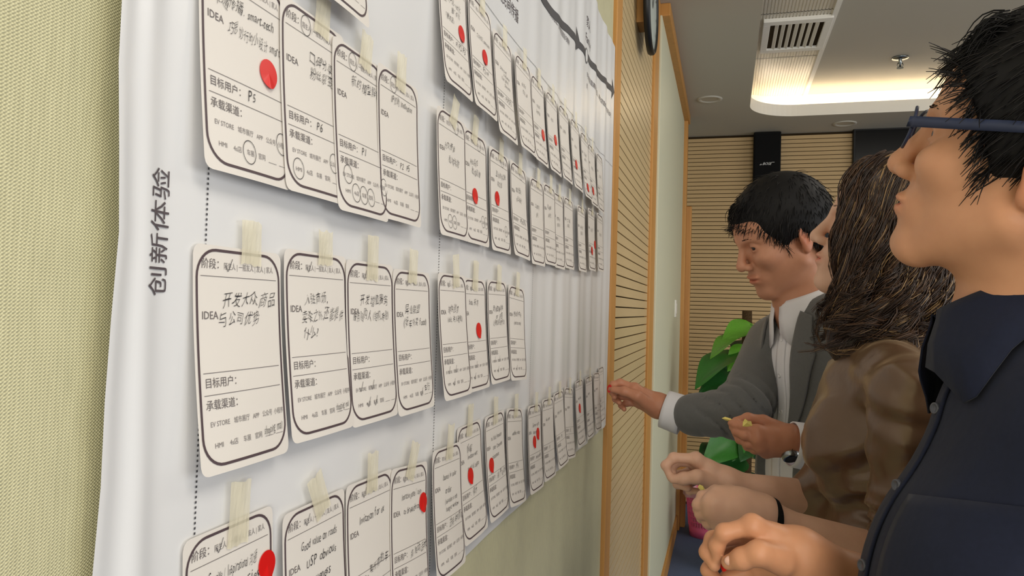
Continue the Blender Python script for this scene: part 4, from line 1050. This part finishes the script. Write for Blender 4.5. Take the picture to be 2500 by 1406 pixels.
hand_sdf(S, P(1858, 1252, d), knk,
         [[knk[0]]+PP((1716, 1213, d+.006), (1712, 1228, d+.030), (1734, 1232, d+.038)), [knk[1]]+PP((1706, 1232, d+.004), (1706, 1244, d+.030), (1728, 1246, d+.038)),
          [knk[2]]+PP((1711, 1254, d+.006), (1714, 1264, d+.030), (1734, 1262, d+.038)), [knk[3]]+PP((1728, 1277, d+.010), (1732, 1282, d+.030), (1748, 1278, d+.036))],
         PP((1830, 1226, d+.016), (1780, 1204, d+.022), (1748, 1202, d+.030), (1722, 1208, d+.038)), .0205, .92)
S.ell((knk[1]+knk[2]+2*P(1858, 1252, d))/4, (.034, .030, .022), np.stack([RT, UP, FW], 1), .02)
S.cap(P(1858, 1252, d), P(1905, 1276, 1.05), .0200, .0200, .012); S.cap(P(1905, 1276, 1.05), P(2190, 1376, 1.045), .0200, .036, .012)
V, Q = S.mesh(.0022); parts.append((V, Q, tone(V, (1.02, 1.0, .98))))
S = SDF(); S.ell(gB(0, 0, 0), (.075, .12, .13), RB, .02); S.ell(gB(0, 0, -.2), (.07, .10, .2), RB, .05); V, Q = S.mesh(.009); parts.append((V, Q, tone(V, (1, 1, 1))))
V, Q = join([(a, b) for a, b, c in parts]); npmesh('body', V, Q, SK_B, B, B, np.concatenate([c for a, b, c in parts]))
M_HBR = mat('hair_brown', (48, 33, 25), .38, .5); M_HBR2 = mat('hair_brown_mid', (82, 58, 40), .36, .5); M_HBR3 = mat('hair_gold', (150, 120, 82), .36, .5)
eyes(B, HB, RHB, sB); brows(B, HB, RHB, sB, M_HBR, .9)
# velvet top
SV = SDF(); k = .04
SV.ell(gB(.006, 0, .02), (.100, .140, .150), RB, k); SV.ell(gB(.004, 0, -.17), (.104, .132, .17), RB, k); SV.ell(gB(0, 0, -.33), (.115, .160, .10), RB, k)
for e in (-1, 1): SV.ell(gB(.078, e*.060, -.020), (.052, .058, .060), RB, .05)
SV.cap(gB(-.004, -.12, .085), gB(-.004, .12, .085), .046, .046, k); SV.ell(gB(-.005, 0, .10), (.055, .085, .040), RB, k)
shL, elL = P(2228, 972, 1.035), P(2212, 1322, 1.035)
SV.cap(gB(-.004, .12, .085), shL, .05, .056, .02); SV.cap(shL, elL, .058, .050, .010); SV.cap(elL, P(2190, 1368, 1.04), .050, .044, .010)
SV.chain([gB(-.004, -.155, .07), P(2045, 1212, 1.280), P(1998, 1214, 1.262)], [.052, .054, .050], .03)
SV.ell(gB(.030, 0, .165), (.062, .066, .050), RB, .012, op=1)
axL = (elL-shL)/np.linalg.norm(elL-shL); lenL = np.linalg.norm(elL-shL)
wv = wrinkle(None, .0044, True)
def vd(X):
    f = wv(X); q = X-shL.astype(np.float32); t = (q@axL.astype(np.float32))/lenL; rad = np.linalg.norm(q-(t*lenL)[:, None]*axL.astype(np.float32), axis=1)
    on = np.exp(-(rad/.075)**4)
    f = f+on*np.clip((t-.55)/.3, 0, 1)*.0042*np.sin(t*62+2.2*np.sin(X[:, 0]*40))             # ruched above the elbow
    f = f+on*np.exp(-((t-.1)/.25)**2)*.004*np.sin(t*26+X[:, 1]*60)
    l = (X-OB.astype(np.float32))@RB.astype(np.float32)
    f = f+.0045*np.exp(-((l[:, 2]+.11)/.09)**2)*np.sin(l[:, 2]*90+l[:, 1]*25+l[:, 0]*50)*(l[:, 0] > -.05)
    return f
SV.disp = vd
V, Q = SV.mesh(.0046); V = relax(V, Q, 1, .4); npmesh('velvet_top', V, Q, M_VELVET, B, B)
fd = RB[:, 0].copy(); fd[2] = 0; fd /= np.linalg.norm(fd); sdv = RB[:, 1].copy(); sdv[2] = 0; sdv /= np.linalg.norm(sdv)
hB = np.array((OB[0], OB[1], .82)); fB = np.array((OB[0], OB[1], 0))
legs(B, hB+sdv*.08, hB-sdv*.08, fB+sdv*.10, fB-sdv*.10, fd, M_TROUSER, M_SHOE, .080)
# long wavy hair
gH = lambda q: HB+RHB@(np.asarray(q)*sB)
S = hair_cap(HB, RHB, sB, .060, th=.006)
S.p = [q for q in S.p if not (q[6] == 1 and abs(((q[1]-HB)@RHB)[1]) > .05)]
S.p = [q for q in S.p if not (q[6] == 1 and ((q[1]-HB)@RHB)[2] < -.10*sB)]
S.ell(gH((-.040, 0, -.06)), (.078, .080, .10), RHB, .03); S.ell(gH((-.045, 0, -.150)), (.080, .098, .075), RHB, .04)
S.ell(gH((.000, .086, -.10)), (.038, .014, .08), RHB, .03); S.ell(gH((.000, .092, -.175)), (.050, .024, .055), RHB, .03)
V, Q = S.mesh(.0045); V = relax(V, Q, 3); hb = npmesh('hair', V, Q, M_HBR, B, B)
rg = np.random.default_rng(11); LS = ([], [], [])
from math import comb
SK0, SKR = np.array((-.014, 0, .036)), np.array((.104, .083, .094))
def lock(ctl, ph, amp, fq, side, n_str, spread, n=24):
    """one lock: strands that share a wavy guide and gather towards the tip"""
    t = np.linspace(0, 1, n); g0 = sum(comb(4, i)*(t**i*(1-t)**(4-i))[:, None]*ctl[i] for i in range(5))
    am = .0012+amp*t**1.5; rr0 = rg.uniform(1.05, 1.12); tone_ = rg.random()
    g0[:, 0] += am*np.sin(fq*t+ph); g0[:, 1] += side*am*.8*np.cos(fq*t+ph); g0[:, 2] += am*.4*np.sin(fq*t*1.3+ph*2)
    for _ in range(n_str):
        o = rg.normal(0, spread, 3); pts = g0+o[None]*(1-.62*t**1.3)[:, None]; k2 = rg.uniform(0, 6.3)
        pts[:, 0] += .0016*t*np.sin(26*t+k2); pts[:, 1] += .0016*t*np.cos(23*t+k2)
        cut_ = int(n*rg.uniform(.80, 1.0)); q = (pts-SK0)/SKR; nn = np.linalg.norm(q, axis=1); rr_ = rr0+rg.uniform(-.02, .03)
        kk = np.where((nn < rr_) & (pts[:, 2] > -.03), rr_/np.maximum(nn, .3), 1); pts = SK0+q*kk[:, None]*SKR
        u_ = rg.random()*.6+tone_*.4; LS[0 if u_ < .54 else (1 if u_ < .80 else 2)].append([gH(x) for x in pts[:cut_]])
for _ in range(210):
    ps = rg.uniform(math.radians(62), math.radians(298)); rt = rg.uniform(0, 1)**.7; th = .25+rt*1.15; side = math.sin(ps); fw_ = math.cos(ps); out = 1.18+rg.uniform(-.03, .10)
    cr = np.array((.100*math.sin(th)*fw_, .080*math.sin(th)*side, .088*math.cos(th)))+np.array((-.014, 0, .040))
    p1 = np.array((.105*fw_*out*.95-.014, .086*side*out, .005-.02*rt)); p2 = np.array((.11*fw_-.012+rg.normal(0, .006), .105*side, -.09+rg.normal(0, .01)))
    p3 = np.array((.100*fw_*1.05+rg.uniform(-.020, .034), .112*side+rg.normal(0, .008), -rg.uniform(.16, .25))); p2b = (p2+p3)/2+np.array((-.018, .012*side, 0))
    lock(np.array([cr, p1, p2, p2b, p3]), rg.uniform(0, 6.3), rg.uniform(.014, .030), rg.uniform(17, 25), 1 if side > 0 else -1, 24, .0058)
for _ in range(62):                                     # parted front hair swept over the temples
    e = 1 if rg.random() < .65 else -1; k_ = rg.uniform(0, 1)
    lock(np.array([(.062-.075*k_, .004*e, .124+.012*k_-.05*max(0, .3-k_)), (.112-.075*k_+rg.normal(0, .004), e*.060, .100), (.098-.060*k_, e*(.100+rg.normal(0, .004)), .010), (.050-.045*k_+rg.normal(0, .008), e*.100, -.085), (.040-.05*k_+rg.normal(0, .012), e*(.108+rg.normal(0, .008)), -rg.uniform(.15, .24))]),
         rg.uniform(0, 6.3), rg.uniform(.010, .018), rg.uniform(15, 20), e, 24, .0046)
for S_, m in zip(LS, (M_HBR, M_HBR2, M_HBR3)):
    V, Q = strands(S_, .0012, .0004); o = npmesh('hair_strands', V, Q, m, B, B); o.parent = hb; o['kind'] = 'stuff'
tie = empty('hair_tie', P(1886, 1264, 1.05), 'black elastic hair tie around the wrist of the velvet-topped person', 'hair tie')
ax_ = P(2190, 1376, 1.07)-P(1858, 1252, 1.05); ax_ /= np.linalg.norm(ax_); e1 = np.cross(ax_, UP); e1 /= np.linalg.norm(e1); e2 = np.cross(ax_, e1)
tc = P(1886, 1266, 1.05); v, f = tube([tc+.0235*(math.cos(a)*e1+math.sin(a)*e2)+ax_*.006*math.sin(a) for a in np.linspace(0, 2*PI, 41)], .0052, 10, cap=False)
npmesh('elastic_ring', np.array(v), np.array(f), mat('elastic_black', (14, 13, 13), .9, .2, bump=(500, .6, .002, (1, 1, 1))), tie, tie)

# ================================================================ NEAR MAN IN THE NAVY SHIRT
SK_C = skin_mat('skin_warm', (198, 144, 108))
frC = lframe(2543, 394, .672); HC = frC[0]; RHC = axes(frC, -3, 15, 0)
frT = lframe(2600, 1150, .68); OC = frT[0]; RCt = axes(frT, 20, 6, 0)
gC = lambda *p: OC+RCt@np.array(p)
Cn = empty('person', (OC[0], OC[1], 0), 'person in navy shirt and glasses looking up, nearest the camera', 'person')
neckC = gC(.026, 0, .118)
S = SDF(); head_sdf(S, HC, RHC); S.cap(HC+RHC@np.array((-.018, 0, -.06)), neckC+RCt@np.array((-.012, 0, 0)), .060, .066, .03); S.cap(neckC, gC(0, 0, 0), .066, .08, .03)
V, Q = S.mesh(.0026); parts = [(V, Q, head_tint(V, HC, RHC, 1, (1, 1, 1), beard=True))]
d = .80; S = SDF()
knk = PP((1836, 1284, d-.006), (1828, 1300, d+.014), (1834, 1338, d+.024), (1852, 1384, d+.020))
hand_sdf(S, P(1948, 1358, d), knk,
         [[knk[0]]+PP((1768, 1300, d-.002), (1750, 1332, d+.004), (1752, 1362, d+.004)), [knk[1]]+PP((1742, 1318, d+.020), (1727, 1348, d+.018), (1744, 1380, d+.006)),
          [knk[2]]+PP((1744, 1362, d+.032), (1730, 1392, d+.024), (1752, 1418, d+.008)), [knk[3]]+PP((1776, 1412, d+.028), (1764, 1436, d+.020), (1790, 1450, d+.006))],
         PP((1908, 1366, d-.020), (1852, 1350, d-.030), (1812, 1364, d-.022), (1779, 1373, d-.012)), .0240, 1.0)
S.cap(P(1948, 1358, d), P(1985, 1378, d+.005), .0265, .0275, .012); S.cap(P(1985, 1378, d+.005), P(2400, 1560, .84), .0275, .048, .012)
V, Q = S.mesh(.0022); parts.append((V, Q, tone(V, (1.02, .98, .96))))
# hanging left arm and hand
shC, elC, wrC = gC(-.05, .195, .045), gC(-.10, .225, -.25), gC(-.04, .22, -.48)
S = SDF(); up_ = lambda p, f_, s_, u_: p+RCt@np.array((f_, s_, u_))
knk = [up_(wrC, .03+.0*j, -.01, -.085) if j == 0 else up_(wrC, .03-.02*j, -.012, -.088+.004*j) for j in range(4)]
hand_sdf(S, wrC, knk, [[q, up_(q, .005, -.004, -.040), up_(q, .006, -.014, -.062), up_(q, .004, -.026, -.078)] for q in knk], [up_(wrC, .012, -.01, -.02), up_(wrC, .035, -.018, -.05), up_(wrC, .042, -.024, -.078), up_(wrC, .040, -.028, -.098)], .024)
S.cap(wrC, elC, .026, .044, .012); V, Q = S.mesh(.0030); parts.append((V, Q, tone(V, (1, 1, 1))))
S = SDF(); S.ell(gC(0, 0, -.02), (.09, .14, .15), RCt, .02); S.ell(gC(0, 0, -.25), (.09, .13, .2), RCt, .05); V, Q = S.mesh(.009); parts.append((V, Q, tone(V, (1, 1, 1))))
V, Q = join([(a, b) for a, b, c in parts]); npmesh('body', V, Q, SK_C, Cn, Cn, np.concatenate([c for a, b, c in parts]))
eyes(Cn, HC, RHC, 1.0); brows(Cn, HC, RHC, 1.0, M_HAIRB, 1.3)
hc = hair_cap(HC, RHC, 1.0, .074, side=-.060, th=.018)
hC = short_hair(Cn, hc, HC, RHC, 1.0, 5200, 9, (M_HAIRB, M_HAIRB2), .020, .042, fringe=[(-.05, .05, .062, .102, 420, .042)], r0=.0009, lift=(.10, .38), jit=.16)
nail = P(1784, 1372, .80-.0215)
M_NAIL = mat('fingernail', (214, 168, 146), .3, .5)
S = SDF(); S.ell(P(1785, 1369, .80-.0185), (.0075, .0058, .0040), np.stack([RT, UP, FW], 1), .002); V, Q = S.mesh(.0010); npmesh('thumbnail', V, Q, M_NAIL, Cn, Cn)
loose_dot(P(1765, 1372, .803), -RT*.95-FW*.25-UP*.1, 'red dot sticker pinched between thumb and finger of the navy-shirted person')
# shirt
SN = SDF(); k = .03
SN.ell(gC(.0, 0, -.015), (.110, .175, .165), RCt, k); SN.ell(gC(.040, 0, -.14), (.130, .165, .17), RCt, k); SN.ell(gC(.022, 0, -.34), (.132, .175, .12), RCt, k)
SN.cap(gC(-.020, -.145, .060), gC(-.030, .150, .060), .054, .054, k); SN.ell(gC(-.012, 0, .075), (.070, .105, .042), RCt, k)
SN.chain([shC, elC], [.066, .058], .02); SN.chain([gC(-.02, -.19, .045), P(2470, 1500, .90), P(2330, 1530, .845)], [.066, .060, .056], .03)
SN.ell(gC(.045, 0, .158), (.075, .066, .055), RCt, .012, op=1)
SN.disp = wrinkle(None, .0026, True)
V, Q = SN.mesh(.0048); V = relax(V, Q, 1, .4); npmesh('navy_shirt', V, Q, M_NAVY, Cn, Cn)
SNs = SDF(); SNs.p = [q for q in SN.p if q[6] == 0]; SNs.disp = SN.disp
patch('placket', Cn, SNs, OC, RCt, ([(-.018, .085), (-.018, -.1), (-.018, -.36)], [(.018, .085), (.018, -.1), (.018, -.36)]), M_NAVY, .0018, .0022, 5, 30)
patch('chest_pocket', Cn, SNs, OC, RCt, ([(.045, -.035), (.045, -.145)], [(.150, -.035), (.150, -.145)]), M_NAVY, .0022, .0022, 10, 10)
for u in (.048, -.028, -.105, -.18, -.26):
    b = march(SNs, gC(0, .006, u), RCt[:, 0]); button(Cn, b+RCt[:, 0]*.004+RCt[:, 1]*.001, RCt[:, 0]+.5*RCt[:, 1], .0058, M_BTN, 'shirt_button')
RCc = RCt@np.array(((math.cos(.28), 0, math.sin(.28)), (0, 1, 0), (-math.sin(.28), 0, math.cos(.28))))
collar('shirt_collar', Cn, neckC+RCt@np.array((-.004, 0, .012)), RCc, .073, .040, .050, M_NAVY, spread=38, drop=.006, back=.014, flare=.030, S=SNs)
fd = RCt[:, 0].copy(); fd[2] = 0; fd /= np.linalg.norm(fd); sdv = RCt[:, 1].copy(); sdv[2] = 0; sdv /= np.linalg.norm(sdv)
hq = np.array((OC[0], OC[1], .86)); fq_ = np.array((OC[0], OC[1], 0))
legs(Cn, hq+sdv*.085, hq-sdv*.085, fq_+sdv*.11, fq_-sdv*.11, fd, M_TROUSER, M_SHOE, .088)
# eyeglasses with flat navy temples
gl = empty('eyeglasses', HC+RHC@np.array((.10, 0, .004)), 'eyeglasses with flat navy temples worn by the navy-shirted person', 'glasses')
M_GL = mat('glasses_navy', (34, 42, 66), .4, .45)
qh = lambda *p: HC+RHC@np.array(p)
for e in (-1, 1):
    tp_ = [(.106, .064, .009, .0048), (.100, .072, .010, .0048), (.07, .0800, .015, .0048), (.03, .0865, .022, .0048), (.0, .090, .027, .0046), (-.02, .0885, .024, .004), (-.036, .084, .008, .0035)]
    v = []; f = []
    for x_, y_, z_, hh in tp_: v += [qh(x_, e*(y_+a_), z_+b_*hh) for a_, b_ in ((-.0012, -1), (.0012, -1), (.0012, 1), (-.0012, 1))]
    for i in range(len(tp_)-1): f += [(i*4+q, i*4+(q+1) % 4, i*4+4+(q+1) % 4, i*4+4+q) for q in range(4)]
    f += [(0, 1, 2, 3), tuple(len(v)-4+q for q in range(4))]; npmesh('temple', np.array(v), np.array(f), M_GL, gl, gl)
    ring_ = [qh(.1145-.25*abs(.027*math.cos(a)+.0) if False else .112-.010*((.034+.026*math.cos(a))/.06)**2, e*(.034+.027*math.cos(a)), .004+.019*math.sin(a)) for a in np.linspace(0, 2*PI, 33)]
    v, f = tube(ring_, .0016, 8, cap=False); npmesh('lens_rim', np.array(v), np.array(f), M_GL, gl, gl)
    cc = np.mean(ring_[:-1], 0); npmesh('lens', np.array(ring_[:-1]+[cc]), np.array([(i, (i+1) % 32, 32) for i in range(32)]), mat('lens_clear', (240, 245, 245), .02, .5, trans=1.0, alpha=.12), gl, gl)
v, f = tube([qh(.1115, -.008, .010), qh(.116, 0, .013), qh(.1115, .008, .010)], .0016, 8); npmesh('bridge', np.array(v), np.array(f[:-2]), M_GL, gl, gl)

# ================================================================ PLANT AND BIN
M_LEAF = [mat('leaf_green', (46, 110, 34), .38, .45, noise=(30, .2, (1, 1, 1))), mat('leaf_dark', (24, 72, 26), .38, .45, noise=(30, .2, (1, 1, 1))), mat('leaf_light', (92, 150, 44), .4, .45, noise=(30, .2, (1, 1, 1)))]
def leaf_mesh(m):
    n, mI = 14, 4; v, f = [], []
    for i in range(n+1):
        t = i/n; wd = .37*(math.sin(PI*min(1, t**.62))**.85)*(1-t*.12) if 0 < t < 1 else 0.0
        for j in range(-mI, mI+1):
            s = j/mI; x = t-(.10*abs(s)*(1-t)**3 if t < .4 else 0); v.append((x, s*wd, .10*abs(s)*wd*2-.30*t*t+.04*t+.02*math.sin(9*t+3*s)*abs(s)))
    k = 2*mI+1
    for i in range(n):
        for j in range(k-1): f.append((i*k+j, i*k+j+1, (i+1)*k+j+1, (i+1)*k+j))
    me = bpy.data.meshes.new('leaf'); me.from_pydata(v, [], f); me.materials.append(m); me.shade_smooth(); return me
LM = [leaf_mesh(m) for m in M_LEAF]
pc = P(1822, 980, 4.0); px0 = np.array((pc[0], pc[1], 0))
pt = empty('potted_plant', px0, 'tall green climbing plant with large glossy leaves behind the suited person', 'plant')
v, f = lathe([(0, .0), (.13, 0), (.15, .02), (.19, .34), (.20, .36), (.185, .37), (.17, .33), (0, .32)], 32); pyd('pot', v, f, mat('pot_grey', (96, 96, 94), .3, .5), pt, True)
v, f = tube([(0, 0, .3), (.005, 0, .8), (-.005, 0, 1.42)], [.032, .03, .026], 14); pyd('moss_pole', v, f, mat('moss_brown', (74, 58, 38), .95, .1, bump=(120, .8, .01, (1, 1, 1))), pt, True)
M_STEM = mat('stem_green', (70, 110, 44), .5, .4)
def add_leaf(base, tip_dir, size, kind, rollv, m=None):
    base = np.asarray(base, float); d = np.asarray(tip_dir, float); d /= np.linalg.norm(d)
    n0 = np.array((-FW[0], -FW[1], .75)); n0 -= d*(n0@d); n0 /= np.linalg.norm(n0); s0 = np.cross(n0, d)
    c, s_ = math.cos(rollv), math.sin(rollv); s1 = c*s0+s_*n0; n1 = np.cross(d, s1)
    o = link('leaf', LM[kind], None, pt); o.matrix_local = Matrix(((d[0]*size, s1[0]*size, n1[0]*size, base[0]), (d[1]*size, s1[1]*size, n1[1]*size, base[1]), (d[2]*size, s1[2]*size, n1[2]*size, base[2]), (0, 0, 0, 1)))
    st = base*np.array((.25, .25, 1))+np.array((0, 0, -.04)); v, f = tube([st, (st+base)/2+np.array((0, 0, .03)), base], .0045, 6); pyd('leaf_stem', v, f, M_STEM, pt, True)
# leaves read off the photograph: base pixel -> tip pixel
for (bx, by, tx, ty, kd, rl, dz) in ((1835, 795, 1772, 812, 2, .3, 0), (1830, 815, 1735, 838, 2, .9, -.05), (1828, 852, 1785, 885, 2, .2, -.04), (1802, 862, 1698, 907, 0, .75, -.08), (1770, 862, 1745, 872, 0, .3, .02), (1822, 872, 1770, 905, 1, -.2, .02), (1800, 922, 1722, 936, 1, .25, -.05), (1792, 960, 1735, 962, 1, .8, .0),
                                     (1800, 1062, 1732, 1118, 0, -.1, -.06), (1745, 1088, 1712, 1100, 1, .5, 0), (1820, 1070, 1795, 1110, 0, .1, -.02), (1812, 1122, 1752, 1150, 1, .2, 0), (1806, 1135, 1775, 1168, 1, -.3, .03), (1840, 900, 1890, 930, 1, .3, .1), (1836, 980, 1890, 1010, 0, .3, .1), (1838, 1090, 1885, 1130, 1, .3, .1), (1834, 830, 1880, 850, 0, .3, .1)):
    b = P(bx, by, 3.95+dz); t = P(tx, ty, 3.86+dz*1.6); add_leaf(b-px0, t-b, np.linalg.norm(t-b)*1.08, kd, rl)
rg = random.Random(4)
for k in range(14):
    a = rg.uniform(0, 2*PI); z = rg.uniform(.45, 1.3); b = np.array((.09*math.cos(a), .09*math.sin(a), z)); add_leaf(b, (math.cos(a), math.sin(a), -.25), rg.uniform(.13, .2), rg.randrange(2), rg.uniform(-.4, .4))
# pink lattice wastebasket
bp = onz(1722, 1318, 0.0); bp[1] += .10
bn = empty('wastebasket', bp, 'pink plastic lattice wastebasket lined with a bag on the blue carpet', 'bin')
M_PINK = mat('pink_plastic', (248, 112, 156), .35, .45, sss=.2)
r_at = lambda z: .098+.027*z/.285
v, f = lathe([(0, .004), (r_at(0), .004), (r_at(0), 0), (r_at(0)+.003, 0), (r_at(.07)+.003, .07), (r_at(.07), .07), (r_at(.0), .006), (0, .008)], 48); pyd('base_shell', v, f, M_PINK, bn, True)
rib = []
for k in range(40):
    a = 2*PI*k/40
    o = pyd('lattice_rib', *tube([((r_at(z)+.0015)*math.cos(a), (r_at(z)+.0015)*math.sin(a), z) for z in (.065, .15, .245)], .0042, 6), M_PINK, bn)
for z in (.095, .125, .155, .185, .215):
    v, f = tube([((r_at(z)+.0015)*math.cos(a), (r_at(z)+.0015)*math.sin(a), z) for a in np.linspace(0, 2*PI, 49)], .0042, 6, cap=False); pyd('lattice_hoop', v, f, M_PINK, bn, True)
v, f = lathe([(r_at(.24), .24), (r_at(.24)+.003, .24), (r_at(.285)+.003, .285), (r_at(.285)+.012, .288), (r_at(.285)+.012, .293), (r_at(.285), .293), (r_at(.24), .24)], 48); pyd('rim', v, f, M_PINK, bn, True)
v, f = [], []
for i in range(60):
    a = 2*PI*i/60
    for j, (r_, z) in enumerate(((r_at(.05)-.006, .05), (r_at(.2)-.004, .2), (r_at(.285)-.002, .292), (r_at(.285)+.014, .300), (r_at(.285)+.018, .275), (r_at(.285)+.016, .245))):
        kx = 1+(.05*math.sin(a*9+j)+.03*math.sin(a*17+2*j))*(.25+.2*j)*.5; v.append((r_*kx*math.cos(a), r_*kx*math.sin(a), z+.006*math.sin(a*7+j)))
for i in range(60):
    for j in range(5): f.append((i*6+j, ((i+1) % 60)*6+j, ((i+1) % 60)*6+j+1, i*6+j+1))
pyd('bin_liner', v, f, mat('liner_film', (246, 196, 208), .3, .5, trans=.3, alpha=.75), bn, True)
